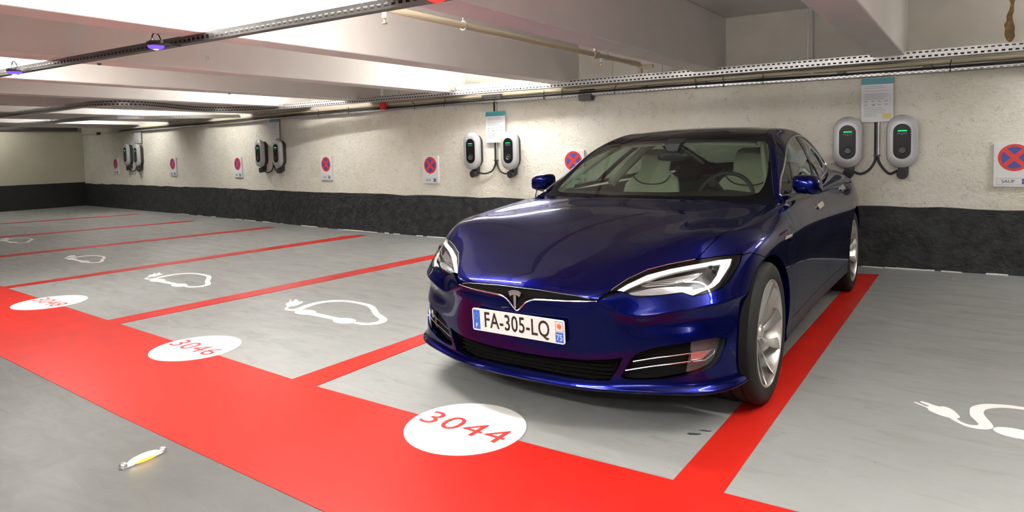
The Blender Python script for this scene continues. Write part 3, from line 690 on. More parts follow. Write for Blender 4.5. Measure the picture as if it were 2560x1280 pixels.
# lit marker stud set on the aisle floor
o = root('floor_stud_light', (-2.895, 1.315, 0), 1.62); tag(o, 'glowing amber capsule light on the grey aisle floor, lower left', 'light')
MB().prism(stadium(.20, .045, 8), .0, .006).build('base_plate', M['galv_bright'], o)
MB().ellipsoid((0, 0, .012), (.068, .012, .016), 18, 8).build('lamp_core', M['stud_led'], o, smooth=True)
for s in (-1, 1): MB().ellipsoid((s * .083, 0, .010), (.017, .019, .014), 14, 8).build('end_cap', M['galv_bright'], o, smooth=True)
MB().ellipsoid((0, -.021, .007), (.050, .005, .006), 12, 6).build('amber_strip', M['amber_led'], o, smooth=True)
# ---------------------------------------------------------------- smooth surfaces
def bs_basis(n, ts):
    """clamped uniform cubic B-spline basis matrix for n control points at params ts in 0..1"""
    k = 3
    kn = np.concatenate([np.zeros(k), np.linspace(0, 1, n - k + 1), np.ones(k)])
    ts = np.clip(ts, 0, 1 - 1e-9)
    B = np.zeros((len(ts), n + k))
    for i in range(n + k):
        B[:, i] = (kn[i] <= ts) & (ts < kn[i + 1])
    for d in range(1, k + 1):
        for i in range(n + k - d):
            a = (ts - kn[i]) / (kn[i + d] - kn[i]) * B[:, i] if kn[i + d] > kn[i] else 0
            b = (kn[i + d + 1] - ts) / (kn[i + d + 1] - kn[i + 1]) * B[:, i + 1] if kn[i + d + 1] > kn[i + 1] else 0
            B[:, i] = a + b
    g = np.array([kn[i + 1:i + 4].mean() for i in range(n)])
    return B[:, :n], g
def surf(P, nu, nv, it=2, su=None, sv=None):
    """P[rows][cols][3] -> dense grid through (nearly) P, rows->nu, cols->nv"""
    P = np.array(P, float)
    _, gu = bs_basis(P.shape[0], np.zeros(1)); _, gv = bs_basis(P.shape[1], np.zeros(1))
    Bu, _ = bs_basis(P.shape[0], gu); Bv, _ = bs_basis(P.shape[1], gv)
    C = P.copy()
    for _ in range(it):
        C += P - np.einsum('ai,bj,ijk->abk', Bu, Bv, C)
    tu = np.linspace(0, 1, nu); tv = np.linspace(0, 1, nv)
    Du, _ = bs_basis(P.shape[0], tu); Dv, _ = bs_basis(P.shape[1], tv)
    return np.einsum('ai,bj,ijk->abk', Du, Dv, C)
def grid_normals(G):
    a = np.gradient(G, axis=0); b = np.gradient(G, axis=1)
    n = np.cross(a, b); l = np.linalg.norm(n, axis=2, keepdims=True)
    return n / np.maximum(l, 1e-12)
def grid_tris(nu, nv):
    i, j = np.meshgrid(np.arange(nu - 1), np.arange(nv - 1), indexing='ij')
    a = (i * nv + j).ravel(); b = a + 1; c = a + nv + 1; d = a + nv
    return np.concatenate([np.stack([a, b, c], 1), np.stack([a, c, d], 1)])
# ---------------------------------------------------------------- lower body
OUT = [(.835,0),(.826,.2),(.788,.385),(.730,.53),(.660,.67),(.585,.785),(.47,.878),(.28,.935),(0,.962),(-.35,.972),(-.75,.972),
       (-1.2,.970),(-1.8,.973),(-2.4,.984),(-2.96,.988),(-3.4,.955),(-3.72,.87),(-3.93,.68),(-4.02,.38),(-4.04,0)]
KC = [0,2,3,5,6,7,8,10,12,14,16,17,19]
# row: (z per key col), (inset per key col)
ROWS = [
 ([.16]*13,                                                   [.14,.14,.14,.14,.14,.14,.14,.14,.14,.14,.14,.14,.14]),
 ([.188,.188,.190,.190,.195,.20,.20,.20,.20,.20,.22,.24,.24], [.035,.03,.02,.0,-.005,.01,.03,.05,.05,.045,.05,.06,.06]),
 ([.215,.215,.22,.225,.23,.24,.24,.24,.24,.24,.28,.30,.30],   [.015,.012,.005,-.008,-.01,.0,.02,.03,.03,.025,.02,.02,.02]),
 ([.27,.27,.27,.27,.28,.30,.31,.32,.32,.32,.36,.38,.38],      [.02,.018,.012,.0,.0,.002,.012,.018,.018,.014,.01,.0,.0]),
 ([.335,.335,.335,.34,.35,.38,.39,.41,.41,.40,.44,.46,.46],   [.012,.012,.012,.004,.0,.0,.004,.010,.010,.006,.0,.0,.0]),
 ([.43,.43,.442,.448,.455,.47,.48,.50,.50,.50,.52,.54,.54],      [.012,.012,.013,.008,.006,.002,.0,.004,.004,.002,.0,.0,.0]),
 ([.53,.545,.500,.522,.538,.555,.575,.60,.60,.60,.60,.62,.62],      [.002,.006,.022,.028,.022,.006,.0,.0,.0,.0,.0,.0,.0]),
 ([.575,.582,.536,.573,.590,.607,.625,.66,.66,.66,.66,.67,.67],     [.002,.010,.010,.008,.004,.003,.002,.001,.001,.0,.005,.005,.005]),
 ([.60,.60,.565,.597,.612,.63,.65,.69,.69,.69,.70,.71,.71],     [.0,.008,.018,.016,.010,.006,.004,.002,.002,.0,.01,.01,.01]),
 ([.637,.637,.655,.675,.695,.715,.74,.77,.77,.77,.79,.80,.80],[.006,.018,.045,.06,.052,.03,.012,.010,.010,.006,.02,.03,.03]),
 ([.668,.674,.70,.735,.762,.795,.822,.84,.84,.85,.88,.90,.90],[.045,.065,.09,.118,.11,.07,.035,.026,.026,.022,.05,.07,.07]),
 ([.705,.716,.745,.79,.82,.850,.872,.905,.912,.945,.97,.99,1.0],[.125,.14,.165,.185,.175,.125,.095,.062,.058,.07,.10,.12,.10]),
 ([.745,.760,.79,.83,.855,.873,.884,.945,.968,1.005,1.03,1.05,1.065],[.26,.26,.27,.27,.25,.20,.17,.110,.105,.20,.21,.22,.20]),
]
def spine_z(x):
    return np.interp(x, [-4.04,-3.85,-3.5,-2,-.9,-.75,-.6,-.4,-.2,0,.2,.4,.55,.7],[1.07,1.085,1.07,1.0,.985,.978,.968,.948,.922,.892,.858,.815,.775,.725])
SPX = [.30,.285,.25,.21,.17,.12,.06,-.01,-.1,-.4,-.75,-1.2,-1.8,-2.4,-2.96,-3.3,-3.5,-3.6,-3.68,-3.7]
def lower_points():
    O = np.array(OUT); n = len(O)
    T = np.gradient(O, axis=0); T[0] = (0, 1); T[-1] = (0, -1)
    N = np.stack([T[:, 1], -T[:, 0]], 1); N /= np.linalg.norm(N, axis=1, keepdims=True)
    N[0] = (1, 0); N[-1] = (-1, 0)
    ci = np.arange(n)
    rows = []
    for z, ins in ROWS:
        zz = np.interp(ci, KC, z); ii = np.interp(ci, KC, ins)
        p = O - N * ii[:, None]; p[0, 1] = 0; p[-1, 1] = 0
        rows.append(np.column_stack([p, zz]))
    E = rows[-1]; S = np.column_stack([SPX, np.zeros(n), spine_z(np.array(SPX))])
    for t in (.33, .68):
        p = E * (1 - t) + S * t
        zc = spine_z(p[:, 0])
        p[:, 2] = E[:, 2] + (np.maximum(zc, S[:, 2]*0+zc) - E[:, 2]) * (1 - (1 - t) ** 1.7)
        rows.append(p)
    S2 = S.copy(); rows.append(S2)
    return np.array(rows)
def lower_surf(nu=150, nv=330):
    return surf(lower_points(), nu, nv, it=2)
# ---------------------------------------------------------------- greenhouse
GST = [ # centre(x,z)  rail(x,y,z)  base(x,y,z)
 ((-.56,.955),(-.722,.842,.946),(-.735,.874,.940)),
 ((-.78,1.058),(-.93,.775,1.052),(-.90,.880,.950)),
 ((-1.02,1.175),(-1.14,.715,1.190),(-1.10,.884,.958)),
 ((-1.27,1.283),(-1.37,.648,1.302),(-1.32,.880,.968)),
 ((-1.5,1.362),(-1.58,.600,1.366),(-1.55,.876,.978)),
 ((-1.75,1.412),(-1.8,.575,1.396),(-1.8,.868,.990)),
 ((-2.05,1.434),(-2.1,.580,1.403),(-2.1,.850,1.0)),
 ((-2.4,1.420),(-2.4,.600,1.386),(-2.4,.825,1.01)),
 ((-2.75,1.380),(-2.7,.600,1.345),(-2.7,.792,1.022)),
 ((-3.05,1.310),(-3.0,.585,1.283),(-3.0,.755,1.036)),
 ((-3.35,1.215),(-3.3,.56,1.195),(-3.3,.71,1.05)),
 ((-3.62,1.125),(-3.55,.54,1.11),(-3.55,.655,1.055)),
 ((-3.74,1.078),(-3.67,.50,1.07),(-3.66,.62,1.045))]
def green_points():
    cols = []
    for (xc, zc), R, B in GST:
        R = np.array(R); B = np.array(B); c = []
        for s in (0, .35, .66, .88):
            y = R[1] * s; q = s * s
            c.append((xc + (R[0] - xc) * q, y, zc + (R[2] - zc) * s ** 2.2))
        c.append(tuple(R))
        for t in (.13, .4, .7):
            p = R + (B - R) * t; bul = .075 * (R[2] - B[2]) * 4 * t * (1 - t)
            c.append((p[0], p[1] + bul, p[2] + bul * .5))
        c.append(tuple(B))
        cols.append(c)
    return np.array(cols).transpose(1, 0, 2)   # rows: v (centre->base), cols: stations
def green_surf(nu=110, nv=220):
    return surf(green_points(), nu, nv, it=2)
# ------------------------------------------------------------------ the car: trimmed smooth surfaces
class Sf:
    def __init__(s, V, Nn, T): s.V, s.N, s.T = V, Nn, T
def make_sf(G, outward):
    n = grid_normals(G).reshape(-1, 3); V = G.reshape(-1, 3).copy(); T = grid_tris(*G.shape[:2])
    k = np.argmin(((V - outward[0]) ** 2).sum(1))
    if n[k] @ np.array(outward[1]) < 0: n = -n
    tn = np.cross(V[T[:, 1]] - V[T[:, 0]], V[T[:, 2]] - V[T[:, 0]]); flip = (tn * n[T[:, 0]]).sum(1) < 0
    T[flip] = T[flip][:, ::-1]
    m = abs(V[:, 1]) < 1e-6; n[m, 1] = 0; n /= np.maximum(np.linalg.norm(n, axis=1, keepdims=True), 1e-9)
    a = np.linalg.norm(np.cross(V[T[:, 1]] - V[T[:, 0]], V[T[:, 2]] - V[T[:, 0]]), axis=1); T = T[a > 1e-9]
    return Sf(V, n, T)
def mirror(S): k = np.array([1, -1, 1.]); return Sf(S.V * k, S.N * k, S.T[:, ::-1].copy())
def join(*L):
    V, n, T, c = [], [], [], 0
    for S in L: V.append(S.V); n.append(S.N); T.append(S.T + c); c += len(S.V)
    return Sf(np.concatenate(V), np.concatenate(n), np.concatenate(T))
def both(S): return join(S, mirror(S))
def clip(S, f):
    """keep the part of the surface where the field f(V) is negative, cutting triangles along the zero line"""
    if len(S.T) == 0: return S
    F = f(S.V); ins = F <= 0; c = ins[S.T].sum(1); keep = S.T[c == 3]; mix = S.T[(c == 1) | (c == 2)]
    V = [S.V]; n = [S.N]; nv = len(S.V); cache = {}; newV = []; newN = []; newT = []
    def cut(a, b):
        k = (a, b) if a < b else (b, a)
        if k not in cache:
            t = F[a] / (F[a] - F[b]); newV.append(S.V[a] + (S.V[b] - S.V[a]) * t); m = S.N[a] + (S.N[b] - S.N[a]) * t
            newN.append(m / max(np.linalg.norm(m), 1e-9)); cache[k] = nv + len(newV) - 1
        return cache[k]
    for t in mix:
        q = ins[t]; s_ = q.sum()
        if s_ == 1:
            i = int(np.argmax(q)); a, b, d = t[i], t[(i + 1) % 3], t[(i + 2) % 3]; newT.append((a, cut(a, b), cut(a, d)))
        else:
            i = int(np.argmin(q)); a, b, d = t[i], t[(i + 1) % 3], t[(i + 2) % 3]; u, w = cut(a, b), cut(a, d)
            newT.append((u, b, d)); newT.append((u, d, w))
    if newV: V.append(np.array(newV)); n.append(np.array(newN))
    T = np.concatenate([keep, np.array(newT, int).reshape(-1, 3)]); V = np.concatenate(V); n = np.concatenate(n)
    used = np.unique(T); mp = -np.ones(len(V), int); mp[used] = np.arange(len(used))
    return Sf(V[used], n[used], mp[T])
def sdp(X, Y, poly):
    """signed distance to a polygon, negative inside"""
    P = np.array(poly, float); d = np.full(len(X), 1e9); ins = np.zeros(len(X), bool)
    for i in range(len(P)):
        a, b = P[i], P[(i + 1) % len(P)]; e = b - a; w0, w1 = X - a[0], Y - a[1]
        t = np.clip((w0 * e[0] + w1 * e[1]) / max(e @ e, 1e-12), 0, 1); d = np.minimum(d, (w0 - t * e[0]) ** 2 + (w1 - t * e[1]) ** 2)
        m = (a[1] > Y) != (b[1] > Y)
        with np.errstate(divide='ignore', invalid='ignore'): ins ^= m & (X < e[0] * (Y - a[1]) / (e[1] if e[1] else 1e-12) + a[0])
    return np.where(ins, -1, 1) * np.sqrt(d)
def top(poly): return lambda V: sdp(V[:, 0], V[:, 1], poly)
def front(poly, xmin=.15): return lambda V: np.where(V[:, 0] > xmin, sdp(V[:, 1], V[:, 2], poly), 1)
def side(poly): return lambda V: sdp(V[:, 0], V[:, 2], poly)
def outer(f, g=.0018): return lambda V: g - f(V)
def inner(f, g=.0018): return lambda V: f(V) + g
def cuts(S, *fs):
    for f in fs: S = clip(S, f)
    return S
def emit(name, S, m, parent, depth=.012, off=0.0, label=None):
    """surface -> mesh object with the exact surface normals and a folded-in edge"""
    V = S.V + S.N * off; T = S.T; Nn = S.N
    e = np.concatenate([T[:, [0, 1]], T[:, [1, 2]], T[:, [2, 0]]]); k = np.sort(e, 1); _, idx, cnt = np.unique(k, axis=0, return_index=True, return_counts=True)
    be = e[idx[cnt == 1]]; be = be[~((abs(V[be[:, 0], 1]) < 1e-4) & (abs(V[be[:, 1], 1]) < 1e-4))]
    fl = np.zeros((0, 3), int); VV, NN = V, Nn
    if depth and len(be):
        a, b = be[:, 0], be[:, 1]; n0 = len(V); tdir = V[b] - V[a]; fn = np.cross(tdir, Nn[a]); fn /= np.maximum(np.linalg.norm(fn, axis=1, keepdims=True), 1e-9)
        q = len(be); VV = np.concatenate([V, V[a], V[b], V[b] - Nn[b] * depth, V[a] - Nn[a] * depth]); NN = np.concatenate([Nn, fn, fn, fn, fn])
        i = np.arange(q) + n0; fl = np.concatenate([np.stack([i + q, i, i + 3 * q], 1), np.stack([i + q, i + 3 * q, i + 2 * q], 1)])
    F = np.concatenate([T, fl]); me = bpy.data.meshes.new(name)
    me.vertices.add(len(VV)); me.vertices.foreach_set('co', VV.astype(np.float32).ravel())
    me.loops.add(len(F) * 3); me.loops.foreach_set('vertex_index', F.astype(np.int32).ravel())
    me.polygons.add(len(F)); me.polygons.foreach_set('loop_start', np.arange(0, len(F) * 3, 3, dtype=np.int32)); me.polygons.foreach_set('loop_total', np.full(len(F), 3, np.int32))
    me.polygons.foreach_set('use_smooth', [True] * len(F)); me.update(calc_edges=True)
    me.normals_split_custom_set_from_vertices([tuple(v) for v in NN])
    me.materials.append(m); o = bpy.data.objects.new(name, me); COL.objects.link(o); o.parent = parent
    if label: o['label'] = label
    return o

def paint_mat():
    m = bpy.data.materials.new('deep_blue_metallic'); m.use_nodes = True; nt = m.node_tree; b = nt.nodes['Principled BSDF']
    b.inputs['Base Color'].default_value = (.0011, .0036, .085, 1); b.inputs['Specular Tint'].default_value = (.08, .09, .22, 1); b.inputs['Metallic'].default_value = .85; b.inputs['Roughness'].default_value = .24; b.inputs['Specular IOR Level'].default_value = .12
    b.inputs['Coat Weight'].default_value = .65; b.inputs['Coat Roughness'].default_value = .025; b.inputs['Coat IOR'].default_value = 1.38
    return m
M['paint'] = paint_mat()
M['glass_front'] = glass_mat('windscreen_glass', (.40, .475, .41)); M['glass_side'] = glass_mat('side_window_glass', (.58, .70, .62)); M['glass_rear'] = glass_mat('rear_window_glass', (.50, .62, .54))
M['lens'] = glass_mat('lamp_lens', (.90, .91, .92))
M['chrome'] = mat('chrome_trim', (.78, .78, .78), .10, 1.0)
M['satin'] = mat('satin_trim', (.68, .68, .68), .30, 1.0)
M['lamp_dark'] = mat('lamp_recess_dark', (.035, .035, .037), .30, .3)
M['reflector'] = mat('lamp_reflector', (.62, .64, .66), .16, .95, bump=.10, bscale=90)
M['led_strip'] = mat('unlit_led_strip', (.80, .79, .76), .35, coat=.3)
M['tyre'] = mat('tyre_rubber', (.012, .012, .012), .7, spec=.3, bump=.10, bscale=80)
M['alloy'] = mat('silver_alloy', (.56, .55, .52), .30, .85)
M['alloy_in'] = mat('dark_alloy_barrel', (.10, .10, .10), .45, .5)
M['liner'] = mat('arch_liner', (.005, .005, .005), .9, spec=.1)
M['cabin'] = mat('dark_cabin', (.022, .022, .023), .7)
M['leather'] = mat('cream_leather', (.66, .63, .52), .5, noise=.04, nscale=12)
M['plate_white'] = mat('plate_white', (.74, .77, .75), .35)
M['plate_blue'] = mat('plate_blue', (.02, .13, .58), .4)
M['plate_black'] = mat('plate_black', (.012, .020, .018), .4)
M['orange'] = mat('orange_star', (.80, .16, .03), .4)
M['mesh_grille'] = mat('black_mesh_grille', (.004, .004, .004), .8, spec=.15, bump=1.0, bscale=160)
M['tail_red'] = mat('tail_lamp_red', (.30, .008, .010), .15, coat=1)
M['sticker'] = mat('windscreen_sticker', (.30, .48, .38), .5)

XC, YC, TH = -1.7749, 3.3431, -1.5552
car = root('car', (XC, YC, 0), TH); tag(car, 'dark blue electric saloon car parked nose-out in the charging bay', 'car')
def fair_hood(G):
    F = G.reshape(-1, 3).copy(); x, y, z = F.T
    reg = (x > -.62) & (x < .80) & (abs(y) < .84) & (z > .63)
    HP = [(.84,-1),(.84,.36),(.79,.385),(.744,.430),(.657,.485),(.583,.549),(.511,.640),(.449,.725),(.397,.750),(.32,.776),(.181,.795),(-.117,.808),(-.341,.818),(-.50,.815),(-.75,.80),(-.75,-1)]
    d = sdp(x, y, HP); fit = reg & (d < .02)
    def basis(x, y): return np.stack([(x ** i) * ((y * y) ** j) for i in range(6) for j in range(4)], 1)
    c, *_ = np.linalg.lstsq(basis(x[fit], y[fit]), z[fit], rcond=None)
    zf = basis(x, y) @ c; w = np.clip(-d / .10, 0, 1); w = w * w * (3 - 2 * w) * np.clip((z - .645) / .06, 0, 1) * (abs(y) < .84) * np.clip((x + .62) / .1, 0, 1)
    F[:, 2] = z * (1 - w) + zf * w; return F.reshape(G.shape)
LS = make_sf(fair_hood(lower_surf(170, 380)), ((-1.2, .97, .6), (0, 1, 0)))
GS = make_sf(green_surf(120, 240), ((-1.8, 0, 1.41), (0, 0, 1)))

HL = [(.435,.645),(.447,.660),(.488,.695),(.551,.729),(.632,.751),(.727,.770),(.816,.781),(.883,.780),(.885,.747),(.877,.709),(.866,.675),(.852,.655),(.820,.641),(.760,.628),(.742,.634),(.712,.644),(.628,.632),(.555,.624),(.526,.631),(.484,.648),(.456,.652)]
LEDP = [(.461,.654),(.494,.681),(.557,.717),(.638,.739),(.731,.756),(.819,.770),(.861,.769),(.861,.741),(.852,.710),(.841,.679),(.826,.663),(.790,.648),(.757,.633),(.712,.643),(.745,.655),(.763,.658),(.796,.664),(.816,.679),(.825,.706),(.829,.734),(.829,.751),(.816,.750),(.747,.742),(.665,.727),(.606,.711),(.549,.687),(.512,.665),(.487,.648)]
R1P = [(.545,.683),(.575,.674),(.659,.684),(.739,.698),(.763,.717),(.761,.731),(.710,.722),(.659,.714),(.598,.701)]
R2P = [(.500,.642),(.530,.634),(.627,.638),(.710,.650),(.757,.662),(.751,.675),(.672,.679),(.590,.670),(.555,.658)]
FOG = [(.566,.384),(.534,.365),(.497,.294),(.479,.262),(.534,.255),(.623,.260),(.666,.267),(.751,.284),(.803,.297),(.840,.316),(.859,.343),(.869,.380),(.876,.416),(.877,.438),(.830,.442),(.772,.434),(.705,.422),(.623,.407)]
GRILLE = [(-.46,.345),(-.36,.336),(-.15,.328),(0,.327),(.15,.328),(.36,.336),(.46,.348),(.495,.357),(.478,.315),(.440,.249),(.34,.243),(.196,.246),(0,.248),(-.196,.246),(-.34,.243),(-.440,.249),(-.478,.315),(-.495,.357)]
NOSE = [(0,.536),(.055,.590),(.075,.594),(.147,.598),(.303,.603),(.392,.608),(.301,.627),(.20,.634),(.117,.637),(0,.638),(-.117,.637),(-.20,.634),(-.301,.627),(-.392,.608),(-.303,.603),(-.147,.598),(-.075,.594),(-.055,.590)]
HOOD = [(.95,-.2),(.95,.36),(.80,.375),(.777,.394),(.744,.432),(.657,.487),(.583,.551),(.511,.641),(.449,.727),(.397,.752),(.32,.778),(.181,.797),(-.117,.810),(-.341,.820),(-.436,.816),(-.53,.80),(-.62,.765),(-.650,.70),(-.60,.50),(-.545,.29),(-.515,.04),(-.512,-.2)]
GH = [(-.545,-.2),(-.553,0),(-.59,.4),(-.67,.75),(-.725,.872),(-.90,.878),(-1.10,.882),(-1.32,.878),(-1.55,.874),(-1.8,.866),(-2.1,.848),(-2.4,.823),(-2.7,.790),(-3,.753),(-3.3,.708),(-3.55,.653),(-3.66,.61),(-3.73,.3),(-3.745,0),(-3.745,-.2)]
hz = lambda y: np.interp(y, [0, .117, .301, .394, .45], [.638, .639, .629, .610, .610])
f_hood = lambda V: np.maximum(sdp(V[:, 0], V[:, 1], HOOD), hz(abs(V[:, 1])) - V[:, 2])
f_hl = front(HL); f_fog = front(chaikin(FOG, 1), .3); f_gr = front(GRILLE, .5); f_nose = front(NOSE, .5)
def arch(xc, R=.387): return lambda V: np.hypot(V[:, 0] - xc, V[:, 2] - .352) - R
a_f, a_r = arch(0), arch(-2.96)
def f_arch(V): return np.minimum(a_f(V), a_r(V)) + np.where(V[:, 1] > .5, 0, 2)
f_gh = lambda V: np.where(V[:, 2] > .9, sdp(V[:, 0], V[:, 1], GH), 1)
zb = lambda x: np.interp(x, [.02, .033, .116, .194, .25, .35, .45, .6, .7, .78, .80, .9], [-1, .728, .757, .778, .775, .745, .71, .685, .656, .609, .70, .9])
f_low = lambda V: V[:, 2] - zb(V[:, 0])
xd = lambda z: np.interp(z, [.2, .5, .78, .85, .95], [-.50, -.53, -.577, -.586, -.583])
f_front = lambda V: xd(V[:, 2]) - V[:, 0]                # negative ahead of the front door
xr = lambda z: np.interp(z, [.3, .45, .65, .8, .9, 1.0], [-2.50, -2.56, -2.63, -2.69, -2.78, -2.92])
f_rear = lambda V: V[:, 0] - xr(V[:, 2])                 # negative behind the rear door
SILL = .315
# pieces of the lower body
hood = cuts(LS, inner(f_hood), outer(f_gh))
emit('hood', both(hood), M['paint'], car, .014)
bumper = cuts(LS, lambda V: -V[:, 0] - .05, inner(f_low), outer(f_hood), outer(f_hl), outer(f_nose, 0), outer(f_arch, 0), lambda V: -f_gr(V), lambda V: -f_fog(V))
emit('front_bumper', both(bumper), M['paint'], car, .02)
nose = cuts(LS, inner(f_nose, .001)); emit('nose_panel', both(nose), M['liner'], car, .01, -.004, 'black panel under the hood edge')
cowl_ex = lambda V: np.maximum(V[:, 0] + .50, np.maximum(V[:, 1] - .80, .85 - V[:, 2]))
cowl = cuts(LS, cowl_ex, outer(f_hood), lambda V: -f_gh(V), lambda V: -1.0 - V[:, 0]); emit('cowl_panel', both(cowl), M['black_plastic'], car, .01, -.006)
fender = cuts(LS, lambda V: -f_low(V) + .0018, inner(f_front), outer(f_hood), outer(f_hl), outer(f_arch, 0), outer(cowl_ex), lambda V: -f_gh(V), lambda V: V[:, 0] - .60)
fdoor = cuts(LS, outer(f_front), lambda V: (-1.72 - V[:, 0]) + .0018, lambda V: SILL - V[:, 2] + .0018, lambda V: -f_gh(V))
rdoor = cuts(LS, lambda V: V[:, 0] + 1.72 + .0018, outer(f_rear), outer(f_arch, .0), lambda V: SILL - V[:, 2] + .0018, lambda V: -f_gh(V))
sill = cuts(LS, outer(f_front), outer(f_rear), lambda V: V[:, 2] - SILL + .0018, outer(f_arch, 0))
f_tl = lambda V: np.maximum(np.maximum(.85 - V[:, 2], V[:, 2] - .965), np.maximum(V[:, 0] + 3.52, .30 - V[:, 1]))
f_rb = lambda V: np.maximum(V[:, 2] - .70, V[:, 0] + 3.25)
f_tg = lambda V: np.maximum(np.maximum(V[:, 0] + 3.70, V[:, 1] - .62), .705 - V[:, 2])
quarter = cuts(LS, inner(f_rear), outer(f_arch, 0), outer(f_tl), outer(f_rb), outer(f_tg), lambda V: -f_gh(V))
rbump = cuts(LS, inner(f_rb), outer(f_arch, 0)); tgate = cuts(LS, inner(f_tg), outer(f_tl), lambda V: -f_gh(V)); tlamp = cuts(LS, inner(f_tl))
emit('rear_bumper', both(rbump), M['paint'], car, .02); emit('tailgate', both(tgate), M['paint'], car)
for mir in (False, True):
    Q = mirror if mir else (lambda S: S)
    fe = emit('front_fender', Q(fender), M['paint'], car, .03)
    fd = emit('front_door', Q(fdoor), M['paint'], car); rd = emit('rear_door', Q(rdoor), M['paint'], car, .02)
    emit('side_sill', Q(sill), M['paint'], car, .02); emit('rear_quarter', Q(quarter), M['paint'], car, .03)
    emit('tail_lamp', Q(tlamp), M['tail_red'], car)
# dark lining behind the gaps, seen in the shut lines and wheel arches
lin = cuts(LS, lambda V: -f_gh(V) - .02, lambda V: -(np.minimum(arch(0, .41)(V), arch(-2.96, .41)(V)) + np.where(V[:, 1] > .5, 0, 2)), lambda V: .2 - V[:, 2], lambda V: -(f_hl(V)) , lambda V: -f_fog(V) + .0, lambda V: -f_gr(V))
emit('inner_shell', both(lin), M['liner'], car, 0, -.022)
# lower grille and its opening
gr = cuts(LS, inner(f_gr, -.001)); emit('lower_grille', both(gr), M['mesh_grille'], car, -.062, -.06)
g_ob = MB()
for k in range(4):
    z = .262 + .019 * k; g_ob.tube([(np.interp(abs(y), [0, .2, .385, .53], [.77, .762, .728, .67]), y, z) for y in np.linspace(-.43, .43, 25)], .0035, 6)
g_ob.build('grille_slats', M['liner'], car, smooth=True)
def rowpt(yy, z):
    """point of the body surface seen from the front at (y, z)"""
    m = (LS.V[:, 0] > .1) & (abs(LS.V[:, 1] - abs(yy)) < .05) & (abs(LS.V[:, 2] - z) < .05)
    P = LS.V[m]; d = (P[:, 1] - abs(yy)) ** 2 + (P[:, 2] - z) ** 2; i = np.argsort(d)[:6]; w = 1 / (d[i] + 1e-7); x = (P[i, 0] * w).sum() / w.sum()
    return x
def front_line(pts, off=.0):
    return [(rowpt(y, z) + off, y, z) for y, z in pts]
def dense2(P, step=.012):
    out = []
    for a, b in zip(P[:-1], P[1:]):
        n = max(1, int(math.dist(a, b) / step)); out += [(a[0] + (b[0] - a[0]) * k / n, a[1] + (b[1] - a[1]) * k / n) for k in range(n)]
    return out + [P[-1]]
# chrome line of the nose with its V
CH = chaikin([(-.392,.608),(-.303,.603),(-.147,.598),(-.068,.593),(-.006,.534)], 2, False)[:-1] + [(0, .532)]
CH = CH + [(-y, z) for y, z in CH[::-1][1:]]
pts = front_line(dense2(CH)); rr = [np.interp(abs(p[1]), [0, .06, .12, .392], [.0045, .0045, .005, .0022]) for p in pts]
MB().tube(pts, rr, 8).build('nose_chrome', M['chrome'], car, smooth=True)
HE = dense2([(-.36,.618),(-.301,.628),(-.117,.6385),(0,.640),(.117,.6385),(.301,.628),(.36,.618)])
MB().tube(front_line(HE, .001), .0016, 6).build('hood_edge_trim', M['satin'], car, smooth=True)
# emblem: a T under an arc
xe = .846
em = MB(); F_ = lambda a, c, h: (xe + h, a, c)
em.prism([(-.009,.611),(.009,.611),(.0045,.560),(0,.545),(-.0045,.560)], 0, .005, f=F_)
em.prism([(-.034,.612),(-.026,.618),(-.010,.6225),(0,.6225),(.010,.6225),(.026,.618),(.034,.612),(.024,.600),(.018,.606),(.009,.6105),(0,.598),(-.009,.6105),(-.018,.606),(-.024,.600)], 0, .005, f=F_)
em.prism([(-.036,.6215),(-.020,.6285),(0,.6305),(.020,.6285),(.036,.6215),(.034,.6165),(.019,.6225),(0,.625),(-.019,.6225),(-.034,.6165)], 0, .005, f=F_)
em.build('emblem', M['satin'], car)
# number plate
pl = root('number_plate', (.838, 0, .4615)); pl.parent = car; pl.rotation_euler = (0, math.radians(3), 0)
F_ = lambda a, c, h: (h, a, c)
MB().prism(stadium(.520, .110, 5, .010), -.004, .004, f=F_).build('plate_board', M['plate_white'], pl)
MB().prism([(-.254, -.048), (-.214, -.048), (-.214, .048), (-.254, .048)], .004, .005, f=F_).build('country_band', M['plate_blue'], pl)
MB().prism([(.214, -.049), (.255, -.049), (.255, -.002), (.214, -.002)], .004, .005, f=F_).build('region_band', M['plate_blue'], pl)
MB().prism([(.214, .001), (.255, .001), (.255, .049), (.214, .049)], .004, .0044, f=F_, holes=[[(.216, .003), (.253, .003), (.253, .047), (.216, .047)]]).build('region_frame', M['plate_blue'], pl)
P = []
for k in range(20): r_ = .017 if k % 2 == 0 else .0085; P.append((.2345 + r_ * math.cos(k * PI / 10 + .16), .026 + r_ * math.sin(k * PI / 10 + .16)))
MB().prism(P, .004, .0052, f=F_).build('star', M['orange'], pl)
text_mesh('registration', 'FA-305-LQ', .108, M['plate_black'], pl, f=lambda x, y, z: (.0046 + z, x - .003, y + .001), sx=.725, bold=.0012, space=1.05)
text_mesh('region_number', '75', .040, M['plate_white'], pl, f=lambda x, y, z: (.0056 + z, x + .2345, y - .026), sx=.85)
text_mesh('country_letter', 'F', .028, M['plate_white'], pl, f=lambda x, y, z: (.0056 + z, x - .234, y - .030))
mb = MB()
for k in range(12):
    a = k * PI / 6; mb.prism(circle(.0016, 5, -.234 + .0125 * math.cos(a), .018 + .0125 * math.sin(a)), .005, .0056, f=F_)
mb.build('star_circle', M['yellow_print'], pl)
